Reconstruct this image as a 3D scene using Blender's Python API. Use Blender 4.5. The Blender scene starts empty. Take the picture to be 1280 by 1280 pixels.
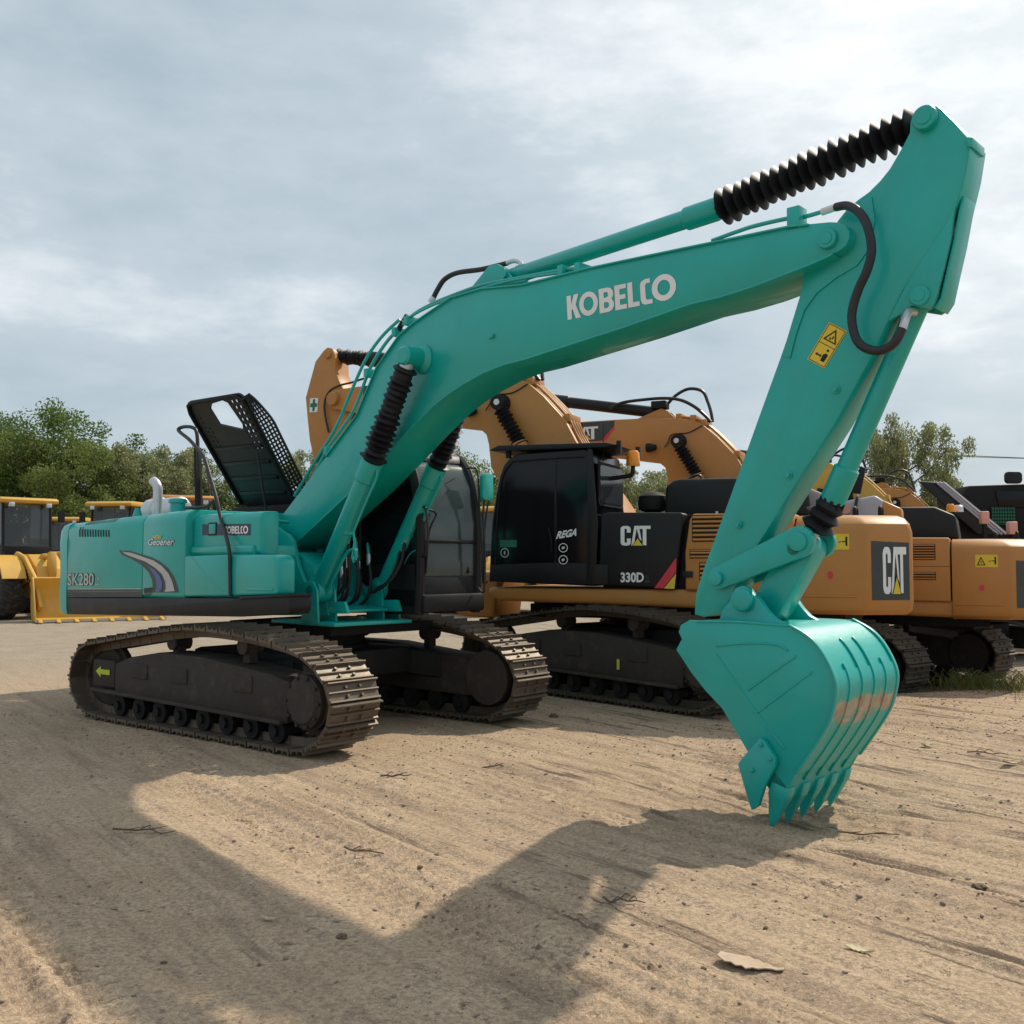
import bpy, bmesh, math, random
import numpy as np
from mathutils import Vector, Matrix, noise as mnoise
random.seed(7); rng = np.random.default_rng(7)
R = math.radians
scene = bpy.context.scene
COL = scene.collection

# ------------------------------------------------------------------ camera
F, HOR, CH = 1276.0, 704.0, 1.76
PITCH = math.atan((HOR-640)/F)
cam_d = bpy.data.cameras.new('camera'); cam = bpy.data.objects.new('camera', cam_d); COL.objects.link(cam)
cam.location = (0, 0, CH); cam.rotation_euler = (R(90)+PITCH, 0, 0)
cam_d.sensor_width = 36; cam_d.sensor_fit = 'HORIZONTAL'; cam_d.lens = F/1280*36; cam_d.clip_end = 3000; cam_d.clip_start = .05
scene.camera = cam

def ray(px, py):
    u = (640-py)/F
    return ((px-640)/F, math.cos(PITCH)-u*math.sin(PITCH), math.sin(PITCH)+u*math.cos(PITCH))
class Frame:
    """a machine's own frame (x forward, y left, z up) standing at (tx, ty)"""
    def __init__(s, tx, ty, deg):
        s.tx, s.ty, s.deg = tx, ty, deg; s.c, s.s = math.cos(R(deg)), math.sin(R(deg))
    def L(m, px, py, y):      # measured point -> (x, z) on the machine's plane y
        d = ray(px, py); oy = m.tx*m.s-m.ty*m.c; dy = -d[0]*m.s+d[1]*m.c; t = (y-oy)/dy
        X, Y = t*d[0]-m.tx, t*d[1]-m.ty
        return (X*m.c+Y*m.s, t*d[2]+CH)
    def X(m, px, py, x):      # measured point -> (y, z) on the machine's plane x
        d = ray(px, py); ox = -m.tx*m.c-m.ty*m.s; dx = d[0]*m.c+d[1]*m.s; t = (x-ox)/dx
        X, Y = t*d[0]-m.tx, t*d[1]-m.ty
        return (-X*m.s+Y*m.c, t*d[2]+CH)
def at(px, py, D):
    return Vector(((px-640)/F*D, D, CH+(HOR-py)/F*D))
def gnd(px, py):
    d = ray(px, py); t = -CH/d[2]; return (d[0]*t, d[1]*t)

# ------------------------------------------------------------------ materials
def nodes(name):
    m = bpy.data.materials.new(name); m.use_nodes = True
    return m, m.node_tree, m.node_tree.nodes['Principled BSDF']
def N(nt, t, **kw):
    n = nt.nodes.new(t)
    for k, v in kw.items(): setattr(n, k, v)
    return n
def tnoise(nt, vec, scale, detail=4, rough=.6):
    n = N(nt, 'ShaderNodeTexNoise'); n.inputs['Scale'].default_value = scale; n.inputs['Detail'].default_value = detail
    n.inputs['Roughness'].default_value = rough; nt.links.new(vec, n.inputs['Vector']); return n.outputs['Fac']
def ramp(nt, fac, a, b, ca=(0,0,0,1), cb=(1,1,1,1)):
    r = N(nt, 'ShaderNodeValToRGB'); e = r.color_ramp.elements
    e[0].position, e[1].position = a, b; e[0].color, e[1].color = ca, cb
    nt.links.new(fac, r.inputs['Fac']); return r.outputs['Color']
def mixc(nt, fac, a, b, mode='MIX'):
    m = N(nt, 'ShaderNodeMix', data_type='RGBA', blend_type=mode)
    for s, v in ((m.inputs[0], fac), (m.inputs[6], a), (m.inputs[7], b)):
        if hasattr(v, 'is_output') or hasattr(v, 'links'): nt.links.new(v, s)
        elif isinstance(v, (int, float)): s.default_value = v
        else: s.default_value = (*v[:3], 1)
    return m.outputs[2]
def bump(nt, p, h, strength=.3, dist=.01):
    b = N(nt, 'ShaderNodeBump'); b.inputs['Strength'].default_value = strength; b.inputs['Distance'].default_value = dist
    nt.links.new(h, b.inputs['Height']); nt.links.new(b.outputs['Normal'], p.inputs['Normal'])
def paint(name, col, rough=.35, metal=0., dirt=(.30,.24,.17), dirt_amt=.15, wave=.0, coat=.0, scale=1.0, randomise=False, spec=.5):
    m, nt, p = nodes(name)
    tc = N(nt, 'ShaderNodeTexCoord'); v = tc.outputs['Object']
    n1 = tnoise(nt, v, 1.3*scale, 6, .65); n2 = tnoise(nt, v, 22*scale, 3, .6); n3 = tnoise(nt, v, 4*scale, 5, .7)
    c = mixc(nt, ramp(nt, n1, .3, .75), tuple(x*.88 for x in col), tuple(min(1, x*1.08) for x in col))
    # dust and wear in patches with shapes of their own
    d = mixc(nt, ramp(nt, n3, .5, .78), (0,0,0), (dirt_amt,)*3)
    c = mixc(nt, d, c, dirt)
    if randomise:
        oi = N(nt, 'ShaderNodeObjectInfo'); c = mixc(nt, ramp(nt, oi.outputs['Random'], 0, 1, (.72,.72,.72,1), (1.2,1.17,1.12,1)), (1,1,1), c, 'MULTIPLY') if False else mixc(nt, 1.0, c, ramp(nt, oi.outputs['Random'], 0, 1, (.7,.68,.65,1), (1.0,1.0,1.0,1)), 'MULTIPLY')
    nt.links.new(c, p.inputs['Base Color'])
    r = N(nt, 'ShaderNodeMapRange'); r.inputs['To Min'].default_value = max(.05, rough-.1); r.inputs['To Max'].default_value = min(1, rough+.22)
    nt.links.new(n3, r.inputs['Value']); nt.links.new(r.outputs['Result'], p.inputs['Roughness'])
    p.inputs['Metallic'].default_value = metal; p.inputs['Coat Weight'].default_value = coat; p.inputs['Specular IOR Level'].default_value = spec
    h = mixc(nt, .35, n1, n2); bump(nt, p, h, .25+wave, .006)
    return m
M = {}
M['teal'] = paint('teal_paint', (.002,.385,.345), .30, dirt=(.10,.34,.30), dirt_amt=.10, coat=.2)
M['teal_worn'] = None
M['orange'] = paint('ochre_paint', (.46,.195,.042), .45, dirt=(.33,.18,.07), dirt_amt=.35)
M['yellow'] = paint('yellow_paint', (.60,.34,.05), .45, dirt=(.35,.26,.14), dirt_amt=.35)
M['black'] = paint('black_paint', (.008,.008,.010), .46, dirt=(.05,.045,.04), dirt_amt=.15, spec=.35)
M['matt_black'] = paint('matt_black_steel', (.010,.0095,.0095), .65, dirt=(.045,.038,.03), dirt_amt=.35, spec=.3)
M['rubber'] = paint('black_rubber', (.008,.007,.010), .48, spec=.35, dirt=(.03,.028,.028), dirt_amt=.2)
M['hose'] = paint('black_hose', (.012,.012,.016), .38, dirt_amt=.04)
M['frame'] = paint('dusty_track_frame', (.036,.028,.022), .75, dirt=(.13,.10,.075), dirt_amt=.55)
M['shoe'] = paint('dusty_track_steel', (.14,.112,.085), .48, metal=.45, dirt=(.24,.185,.13), dirt_amt=.8, randomise=True, scale=2)
M['shoe_dark'] = paint('dark_track_steel', (.085,.068,.050), .65, metal=.3, dirt=(.20,.16,.11), dirt_amt=.6, randomise=True, scale=2)
M['steel'] = paint('bare_steel', (.55,.55,.56), .28, metal=.9, dirt=(.3,.25,.2), dirt_amt=.3)
M['chrome'] = paint('galvanised_steel', (.62,.63,.66), .35, metal=.6, dirt=(.4,.4,.4), dirt_amt=.3)
M['white'] = paint('white_vinyl', (.78,.79,.80), .4, dirt_amt=.1)
M['silver'] = paint('silver_vinyl', (.50,.50,.47), .35, dirt_amt=.05)
M['navy'] = paint('navy_vinyl', (.015,.045,.075), .35, dirt_amt=.05)
M['blue'] = paint('blue_vinyl', (.09,.13,.33), .35, dirt_amt=.05)
M['dark_vinyl'] = paint('dark_vinyl', (.035,.045,.05), .35, dirt_amt=.1)
M['sticker'] = paint('yellow_sticker', (.72,.52,.03), .4, dirt_amt=.08)
M['red'] = paint('red_vinyl', (.62,.03,.06), .4, dirt_amt=.05)
M['lime'] = paint('lime_sticker', (.50,.58,.03), .5, dirt_amt=.2)
M['seam'] = paint('dark_gap', (.004,.02,.02), .8, dirt_amt=0)
M['tyre'] = paint('tyre_rubber', (.028,.025,.023), .85, dirt=(.20,.16,.11), dirt_amt=.6)
M['tail'] = paint('pink_lamp_plastic', (.65,.32,.25), .3, dirt_amt=.05)
M['lilac'] = paint('grey_plastic', (.38,.37,.42), .45, dirt_amt=.2)
M['roofred'] = paint('red_roof_paint', (.50,.10,.04), .5, dirt_amt=.2)
M['bark'] = paint('bark', (.11,.085,.062), .9, dirt=(.2,.17,.13), dirt_amt=.5, scale=3)
M['twig'] = paint('dry_twig', (.12,.085,.055), .9, dirt_amt=.4, scale=6)
M['card'] = paint('dry_bark_sheet', (.48,.36,.26), .9, dirt=(.2,.15,.1), dirt_amt=.5, scale=6)
M['scrap'] = paint('pale_dry_scrap', (.55,.47,.30), .85, dirt_amt=.4, scale=8)
M['clod'] = paint('dark_earth', (.13,.09,.06), .95, dirt=(.25,.19,.13), dirt_amt=.4, scale=8)
M['pole'] = paint('grey_pole', (.16,.15,.13), .8, dirt_amt=.2)
M['deskgreen'] = paint('green_mesh', (.015,.15,.09), .6, dirt_amt=.1)
def glass(name, col=(.02,.022,.025), rough=.06, alpha=None):
    m, nt, p = nodes(name); p.inputs['Base Color'].default_value = (*col, 1); p.inputs['Roughness'].default_value = rough
    p.inputs['Specular IOR Level'].default_value = .6
    tc = N(nt, 'ShaderNodeTexCoord'); pass
    if alpha is not None:
        p.inputs['Alpha'].default_value = alpha
    return m
M['glass_dark'] = glass('tinted_glass', (.006,.006,.008), .16); M['glass_dark'].node_tree.nodes['Principled BSDF'].inputs['Specular IOR Level'].default_value = .28
M['glass'] = glass('dusty_cab_glass', (.055,.08,.08), .06, .65)
M['glass_far'] = glass('cab_window_glass', (.05,.06,.065), .1, .75)
def amber():
    m, nt, p = nodes('amber_lens'); p.inputs['Base Color'].default_value = (.85,.30,.02,1); p.inputs['Roughness'].default_value = .15
    p.inputs['Subsurface Weight'].default_value = .2; return m
M['amber'] = amber()
def worn():   # teal paint rubbed to bare steel in a band across the back of the bucket
    m, nt, p = nodes('teal_paint_worn'); tc = N(nt, 'ShaderNodeTexCoord'); v = tc.outputs['Object']
    sp = N(nt, 'ShaderNodeSeparateXYZ'); nt.links.new(v, sp.inputs[0])
    mr = N(nt, 'ShaderNodeMapRange'); mr.inputs['From Min'].default_value = .55; mr.inputs['From Max'].default_value = .95
    nt.links.new(sp.outputs['Z'], mr.inputs['Value'])
    band = ramp(nt, mr.outputs['Result'], 0, 1); rr = band.node; rr.color_ramp.elements[0].color = (.12,.12,.12,1)
    rr.color_ramp.elements[1].color = (0,0,0,1); e = rr.color_ramp.elements.new(.55); e.color = (.62,.62,.62,1); e = rr.color_ramp.elements.new(.8); e.color = (.3,.3,.3,1)
    mp = N(nt, 'ShaderNodeMapping'); mp.inputs['Scale'].default_value = (1,2.2,6); nt.links.new(v, mp.inputs['Vector'])
    nn = tnoise(nt, mp.outputs[0], 2.2, 6, .7)
    ad = N(nt, 'ShaderNodeMath', operation='ADD'); nt.links.new(band, ad.inputs[0]); nt.links.new(nn, ad.inputs[1])
    w = ramp(nt, ad.outputs[0], .86, 1.22)
    rust = mixc(nt, ramp(nt, tnoise(nt, v, 9, 5), .4, .65), (.50,.47,.41), (.36,.25,.19))
    nt.links.new(mixc(nt, w, (.002,.39,.35), rust), p.inputs['Base Color'])
    p.inputs['Roughness'].default_value = .36
    mm = N(nt, 'ShaderNodeMath', operation='MULTIPLY'); mm.inputs[1].default_value = .7; nt.links.new(w, mm.inputs[0]); nt.links.new(mm.outputs[0], p.inputs['Metallic'])
    bump(nt, p, nn, .3, .01); return m
M['teal_worn'] = worn()

# ------------------------------------------------------------------ mesh helpers
class MB:
    def __init__(s): s.v = []; s.f = []; s.m = None
    def add(s, vs, fs):
        o = len(s.v); s.v += [tuple(v) for v in vs]; s.f += [tuple(i+o for i in f) for f in fs]; return s
    def box(s, x0, x1, y0, y1, z0, z1):
        return s.add([(x, y, z) for x in (x0, x1) for y in (y0, y1) for z in (z0, z1)],
                     [(0,1,3,2),(4,6,7,5),(0,4,5,1),(2,3,7,6),(0,2,6,4),(1,5,7,3)])
    def prism(s, pts, a, b, ax='y'):
        """outline pts extruded from a to b along axis ax"""
        n = len(pts)
        def P(p, t):
            if ax == 'y': return (p[0], t, p[1])
            if ax == 'x': return (t, p[0], p[1])
            return (p[0], p[1], t)
        vs = [P(p, a) for p in pts]+[P(p, b) for p in pts]
        fs = [tuple(range(n)), tuple(range(2*n-1, n-1, -1))]+[(i, i+n, (i+1) % n+n, (i+1) % n) for i in range(n)]
        return s.add(vs, fs)
    def tube(s, pts, r, n=10, smooth=True, caps=True):
        pts = [Vector(p) for p in pts]
        if smooth and len(pts) > 2: pts = crom(pts, 6)
        rs = r if isinstance(r, (list, tuple)) else None
        vs = []; up = None
        for i, p in enumerate(pts):
            t = (pts[min(i+1, len(pts)-1)]-pts[max(i-1, 0)]).normalized()
            if up is None:
                up = Vector((0,0,1)) if abs(t.z) < .9 else Vector((1,0,0))
            a = (up-t*up.dot(t)).normalized(); up = a; b = t.cross(a)
            rr = r if rs is None else rs[0]+(rs[1]-rs[0])*i/(len(pts)-1)
            for k in range(n):
                th = 2*math.pi*k/n; vs.append(p+a*math.cos(th)*rr+b*math.sin(th)*rr)
        fs = [(i*n+k, i*n+(k+1) % n, (i+1)*n+(k+1) % n, (i+1)*n+k) for i in range(len(pts)-1) for k in range(n)]
        if caps: fs += [tuple(range(n-1, -1, -1)), tuple((len(pts)-1)*n+k for k in range(n))]
        return s.add(vs, fs)
    def lathe(s, p0, p1, prof, n=24):
        """prof: (t, r) along p0..p1; t in metres when > the unit flag is off"""
        p0 = Vector(p0); p1 = Vector(p1); d = p1-p0; L = d.length; d.normalize()
        a = d.orthogonal().normalized(); b = d.cross(a); vs = []
        for t, r in prof:
            for k in range(n):
                th = 2*math.pi*k/n; vs.append(p0+d*(t*L)+(a*math.cos(th)+b*math.sin(th))*max(r, 1e-4))
        m = len(prof)
        fs = [(i*n+k, i*n+(k+1) % n, (i+1)*n+(k+1) % n, (i+1)*n+k) for i in range(m-1) for k in range(n)]
        fs += [tuple(range(n-1, -1, -1)), tuple((m-1)*n+k for k in range(n))]
        return s.add(vs, fs)
    def cyl(s, p0, p1, r, n=20): return s.lathe(p0, p1, [(0, r), (1, r)], n)
    def loft(s, rings, closed=True, caps=True):
        n = len(rings[0]); vs = [v for r in rings for v in r]
        fs = []
        for i in range(len(rings)-1):
            for k in range(n if closed else n-1):
                fs.append((i*n+k, i*n+(k+1) % n, (i+1)*n+(k+1) % n, (i+1)*n+k))
        if caps: fs += [tuple(range(n-1, -1, -1)), tuple((len(rings)-1)*n+k for k in range(n))]
        return s.add(vs, fs)
    def build(s, name, mat, parent=None, bevel=0, seg=2, sharp=35, cut=None):
        me = bpy.data.meshes.new(name); me.from_pydata(s.v, [], s.f); me.validate()
        bm = bmesh.new(); bm.from_mesh(me)
        bmesh.ops.recalc_face_normals(bm, faces=bm.faces)
        if bevel:
            es = [e for e in bm.edges if len(e.link_faces) == 2 and e.calc_face_angle(0) > R(28)]
            try: bmesh.ops.bevel(bm, geom=es, offset=bevel, segments=seg, affect='EDGES', profile=.5, clamp_overlap=True)
            except Exception as ex: print('bevel', name, ex)
        bm.to_mesh(me); bm.free()
        me.polygons.foreach_set('use_smooth', [True]*len(me.polygons)); me.set_sharp_from_angle(angle=R(sharp))
        me.materials.append(M[mat] if isinstance(mat, str) else mat)
        o = bpy.data.objects.new(name, me); COL.objects.link(o)
        if parent is not None: o.parent = parent
        return o
def crom(pts, k, closed=False):
    out = []; n = len(pts)
    rngi = range(n if closed else n-1)
    for i in rngi:
        if closed: p0, p1, p2, p3 = (pts[(i+j) % n] for j in (-1,0,1,2))
        else: p0, p1, p2, p3 = pts[max(i-1,0)], pts[i], pts[i+1], pts[min(i+2,n-1)]
        for j in range(k):
            t = j/k
            out.append(.5*((2*p1)+(p2-p0)*t+(2*p0-5*p1+4*p2-p3)*t*t+(3*p1-p0-3*p2+p3)*t**3))
    if not closed: out.append(pts[-1])
    return out
def smooth2(pts, k=4, closed=False):
    return [(v[0], v[1]) for v in crom([Vector((p[0], p[1], 0)) for p in pts], k, closed)]
def empty(name, loc, deg=0, label=None, cat=None, group=None, parent=None):
    o = bpy.data.objects.new(name, None); COL.objects.link(o); o.location = loc; o.rotation_euler = (0,0,R(deg)); o.empty_display_size = .3
    if label: o['label'] = label
    if cat: o['category'] = cat
    if group: o['group'] = group
    if parent is not None: o.parent = parent
    return o
def tag(o, label, cat, group=None):
    o['label'] = label; o['category'] = cat
    if group: o['group'] = group
    return o
def arc(cx, cy, r, a0, a1, n=8):
    return [(cx+r*math.cos(R(a0+(a1-a0)*i/n)), cy+r*math.sin(R(a0+(a1-a0)*i/n))) for i in range(n+1)]
def rrect(x0, x1, z0, z1, r, n=5):
    return arc(x1-r, z1-r, r, 0, 90, n)+arc(x0+r, z1-r, r, 90, 180, n)+arc(x0+r, z0+r, r, 180, 270, n)+arc(x1-r, z0+r, r, 270, 360, n)

# flat shapes (letters, decals) in unit coordinates, with holes
def flat(outlines):
    cu = bpy.data.curves.new('c', 'CURVE'); cu.dimensions = '2D'; cu.fill_mode = 'BOTH'
    for o in outlines:
        s = cu.splines.new('POLY'); s.points.add(len(o)-1)
        for i, p in enumerate(o): s.points[i].co = (p[0], p[1], 0, 1)
        s.use_cyclic_u = True
    ob = bpy.data.objects.new('c', cu); me = bpy.data.meshes.new_from_object(ob)
    r = ([tuple(v.co) for v in me.vertices], [tuple(p.vertices) for p in me.polygons])
    bpy.data.objects.remove(ob); bpy.data.curves.remove(cu); bpy.data.meshes.remove(me); return r
def text(s, bold=.02, fit=True, shear=0):
    cu = bpy.data.curves.new('t', 'FONT'); cu.body = s; cu.offset = bold; cu.shear = shear; cu.resolution_u = 3
    ob = bpy.data.objects.new('t', cu); me = bpy.data.meshes.new_from_object(ob)
    v = [tuple(q.co) for q in me.vertices]; f = [tuple(p.vertices) for p in me.polygons]
    bpy.data.objects.remove(ob); bpy.data.curves.remove(cu); bpy.data.meshes.remove(me)
    if fit:
        x0 = min(q[0] for q in v); x1 = max(q[0] for q in v); y0 = min(q[1] for q in v); y1 = max(q[1] for q in v)
        v = [((q[0]-x0)/(x1-x0), (q[1]-y0)/(y1-y0), 0) for q in v]
    return v, f
def decal(name, shape, mat, parent, O, U, V, off=.004):
    O, U, V = Vector(O), Vector(U), Vector(V); n = U.cross(V).normalized()
    b = MB(); b.add([O+U*v[0]+V*v[1]+n*off for v in shape[0]], shape[1])
    me = bpy.data.meshes.new(name); me.from_pydata(b.v, [], b.f); me.materials.append(M[mat])
    o = bpy.data.objects.new(name, me); COL.objects.link(o); o.parent = parent
    return o
def ell(cx, cy, rx, ry, n=20): return [(cx+rx*math.cos(2*math.pi*i/n), cy+ry*math.sin(2*math.pi*i/n)) for i in range(n)]
def sup(cx, cy, rx, ry, e=.62, n=24):
    return [(cx+rx*math.copysign(abs(math.cos(t))**e, math.cos(t)), cy+ry*math.copysign(abs(math.sin(t))**e, math.sin(t))) for t in [2*math.pi*i/n for i in range(n)]]
def logo_wide():
    o = [[(0,0),(.19,0),(.19,.36),(.24,.42),(.36,0),(.58,0),(.38,.57),(.52,1),(.32,1),(.19,.62),(.19,1),(0,1)],
         ell(.93,.5,.40,.5), ell(.93,.5,.21,.29)]
    o += [[(1.38,0),(1.75,0),(1.9,.06),(1.98,.2),(1.98,.36),(1.9,.5),(1.97,.64),(1.97,.8),(1.88,.95),(1.72,1),(1.38,1)],
          [(1.58,.17),(1.72,.17),(1.78,.24),(1.78,.34),(1.72,.41),(1.58,.41)], [(1.58,.6),(1.71,.6),(1.76,.66),(1.76,.76),(1.71,.82),(1.58,.82)]]
    o += [[(2.03,0),(2.5,0),(2.5,.18),(2.23,.18),(2.23,.41),(2.46,.41),(2.46,.59),(2.23,.59),(2.23,.82),(2.5,.82),(2.5,1),(2.03,1)]]
    o += [[(2.55,0),(3.0,0),(3.0,.18),(2.75,.18),(2.75,1),(2.55,1)]]
    o += [[(3.20,0),(3.50,0),(3.50,.17),(3.30,.17),(3.25,.24),(3.25,.76),(3.30,.83),(3.44,.83),(3.44,1),(3.24,1),(3.1,.93),(3.05,.8),(3.05,.2),(3.1,.06)]]
    o += [ell(3.95,.52,.46,.52), ell(3.95,.52,.24,.30)]
    return flat([[(x/4.41, y) for x, y in q] for q in o])
def logo_tall():   # three condensed letters; the middle one stands on a triangle
    C = [(.10,0),(.24,0),(.31,.05),(.34,.13),(.34,.36),(.21,.36),(.21,.17),(.17,.14),(.13,.17),(.13,.83),(.17,.87),(.21,.83),(.21,.66),(.34,.66),(.34,.86),(.31,.95),(.24,1),(.10,1),(.03,.95),(0,.86),(0,.14),(.03,.05)]
    A = [(.355,0),(.47,1),(.61,1),(.70,.22),(.665,.30),(.60,.42),(.575,.66),(.54,.84),(.505,.50),(.44,.24),(.40,0)]
    A = [(.355,0),(.465,1),(.615,1),(.70,.24),(.62,.36),(.605,.50),(.54,.86),(.475,.34),(.47,.14),(.40,0)]
    T = [(.74,.02),(.86,.02),(.86,.84),(1,.84),(1,1),(.62,1),(.635,.84),(.74,.84)]
    return flat([C, A, T]), flat([[(.41,0),(.74,0),(.575,.36)]]), flat([[(.375,-.01),(.775,-.01),(.575,.43)]])
def box2(): return ([(0,0,0),(1,0,0),(1,1,0),(0,1,0)], [(0,1,2,3)])
def poly2(p): return flat([p])
def mark_tall(parent, O, U, V, off=.004, mat='white'):
    l, tri, tb = logo_tall()
    o = decal('lettering', l, mat, parent, O, U, V, off)
    decal('triangle_border', tb, 'black', parent, O, U, V, off+.003)
    decal('triangle', tri, 'sticker', parent, O, U, V, off+.006)
    return o
def warning(parent, O, U, V, off=.004, n=1):
    s = decal('warning_sticker', box2(), 'sticker', parent, O, U, V, off)
    t = flat([[(.06,.15),(.46,.15),(.26,.85)], [(.13,.22),(.39,.22),(.26,.70)]])
    decal('warning_triangle', t, 'black', parent, O, U, V, off+.003)
    decal('warning_symbol', flat([[(.24,.3),(.28,.3),(.28,.5),(.24,.5)], [(.60,.44),(.74,.52),(.74,.48),(.86,.48),(.86,.24),(.93,.24),(.93,.82),(.86,.82),(.86,.54),(.74,.54),(.60,.5)]]), 'black', parent, O, U, V, off+.003)
    return s

# ------------------------------------------------------------------ track group
def loop(ctrl, L_bot=None, k=10):
    return smooth2(ctrl, k, True)
def resample(pts, n):
    P = [Vector((p[0], p[1])) for p in pts]; P.append(P[0]); d = [0]
    for i in range(1, len(P)): d.append(d[-1]+(P[i]-P[i-1]).length)
    out = []; j = 0
    for i in range(n):
        s = d[-1]*i/n
        while d[j+1] < s: j += 1
        t = (s-d[j])/(d[j+1]-d[j]); p = P[j].lerp(P[j+1], t)
        s2 = min(s+.06, d[-1]-1e-6); 
        q = P[j+1]-P[j]
        # smoothed tangent
        def pos(u):
            u %= d[-1]; a = 0
            lo = int(np.searchsorted(d, u, 'right'))-1; lo = min(lo, len(P)-2)
            return P[lo].lerp(P[lo+1], (u-d[lo])/(d[lo+1]-d[lo]))
        q = pos(s+.08)-pos(s-.08)
        out.append((p, q.normalized()))
    return out, d[-1]
TRACK = [(-1.78,.01),(-2.08,.09),(-2.28,.28),(-2.31,.50),(-2.2,.72),(-1.98,.85),(-1.55,.92),(-1.05,.99),(-.56,1.06),(.05,1.12),(.62,1.115),(1.2,1.07),(1.7,.99),(2.05,.86),(2.27,.66),(2.33,.44),(2.22,.2),(2.03,.07),(1.78,.01),(1.2,.0),(.6,.0),(0,.0),(-.6,.0),(-1.2,.0)]
def shoe_mesh(w, pitch, mat):
    b = MB(); h = pitch*.5
    prof = [(-h*.98,-.01),(-h*.98,.030),(-h*.94,.058),(-h*.82,.060),(-h*.72,.022),(-h*.16,.016),(-h*.10,.036),(h*.02,.038),(h*.10,.016),(h*.60,.014),(h*.70,.032),(h*.86,.034),(h*.90,-.01)]
    b.prism(prof, -w/2, w/2)
    for s in (-1, 1):                                     # chain links and bolts under and on the shoe
        b.prism([(-h*1.1,-.005),(-h*1.1,-.09),(h*.9,-.09),(h*.9,-.005)], s*.10-.022, s*.10+.022)
        for q in (-.45, .40):
            b.cyl((h*q, s*.085, .018), (h*q, s*.085, .040), .016, 6)
    me = b.build('track_shoe', mat); data = me.data; bpy.data.objects.remove(me); return data
def track_group(root, side, W, gauge, sc, n, shoe_data, fm, fine=True, drive_front=True):
    y0 = side*gauge/2; o = side                     # outer side sign
    fr = MB()
    yo, yi = y0+o*.20, y0-o*.20
    fr.prism([(x*sc, z*sc) for x, z in [(-1.45,.30),(-1.5,.62),(-1.15,.72),(-.6,.80),(.2,.80),(1.35,.70),(1.62,.64),(1.58,.26)]], min(yo, yi), max(yo, yi))
    tf = fr.build('track_frame', fm, root, .012)
    b = MB(); b.prism([(x*sc, z*sc) for x, z in [(-1.92,.36),(-1.92,.66),(-1.46,.66),(-1.46,.36)]], min(y0+o*.21, y0-o*.21), max(y0+o*.21, y0-o*.21)); b.build('yoke', fm, tf, .01)
    b = MB(); b.prism([(x*sc, z*sc) for x, z in [(-1.9,.335),(1.55,.285),(1.55,.25),(-1.9,.30)]], *sorted((y0+o*.17, y0+o*.26))); b.build('guard_rail', fm, tf, .005)
    for q in (-.95, -.2, .9):
        b = MB(); b.prism(rrect((q-.16)*sc, (q+.16)*sc, .5*sc, .66*sc, .02), *sorted((y0+o*.19, y0+o*.213))); b.build('cover_plate', fm, tf, .004)
    for q in ((-.5,.91),(.75,.93)):
        b = MB(); x, z = q[0]*sc, q[1]*sc
        b.lathe((x, y0-.2, z), (x, y0+.2, z), [(.22,.06*sc),(.24,.085*sc),(.32,.085*sc),(.34,.06*sc),(.66,.06*sc),(.68,.085*sc),(.76,.085*sc),(.78,.06*sc)], 18)
        b.box(x-.05, x+.05, y0-.05, y0+.05, z-.17*sc, z); b.build('carrier_roller', fm, tf)
    for i in range(8):
        x = (-1.4+i*.40)*sc; b = MB(); b.lathe((x, y0-.22, .17*sc), (x, y0+.22, .17*sc), [(0,.05),(.08,.05),(.1,.12*sc),(.3,.12*sc),(.32,.09*sc),(.68,.09*sc),(.7,.12*sc),(.9,.12*sc),(.92,.05),(1,.05)], 16); b.build('track_roller', 'matt_black', tf)
    xi, xd = (-1.85*sc, 1.86*sc)
    b = MB(); b.lathe((xi, y0-.1, .46*sc), (xi, y0+.1, .46*sc), [(0,.16),(.1,.34*sc),(.3,.36*sc),(.35,.40*sc),(.65,.40*sc),(.7,.36*sc),(.9,.34*sc),(1,.16)], 30); b.build('idler', fm, tf)
    b = MB(); teeth = []
    for i in range(42):
        a = 2*math.pi*i/42; r = (.40 if i % 2 else .335)*sc; teeth.append((xd+r*math.cos(a), .485*sc+r*math.sin(a)))
    b.prism(teeth, y0-.035, y0+.035)
    b.lathe((xd, y0-o*.25, .485*sc), (xd, y0+o*.26, .485*sc), [(0,.3*sc),(.3,.3*sc),(.34,.27*sc),(.8,.27*sc),(.82,.25*sc),(.93,.245*sc),(.97,.20*sc),(1,.19*sc)], 30)
    sp = b.build('sprocket', fm, tf)
    b = MB()
    for i in range(10):
        a = 2*math.pi*i/10; x, z = xd+.225*sc*math.cos(a), .485*sc+.225*sc*math.sin(a); b.cyl((x, y0+o*.22, z), (x, y0+o*.262, z), .015, 6)
    b.build('bolt_ring', fm, tf)
    if fine:
        pts, per = resample([(x*sc, z*sc) for x, z in loop(TRACK)], n)
        for p, t in pts:
            ob = bpy.data.objects.new('track_shoe', shoe_data); COL.objects.link(ob); ob.parent = tf
            # the local z of the shoe points away from the loop: path runs rear -> top -> front -> bottom
            T = Vector((t.x, 0, t.y)); Nn = Vector((-t.y, 0, t.x)); 
            off = p-Vector((0, .5*sc)); Y = Nn.cross(T)
            m = Matrix((T, Y, Nn)).transposed().to_4x4()
            m.translation = Vector((p.x, y0, p.y))-Nn*.04; ob.matrix_local = m
    return tf

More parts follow.
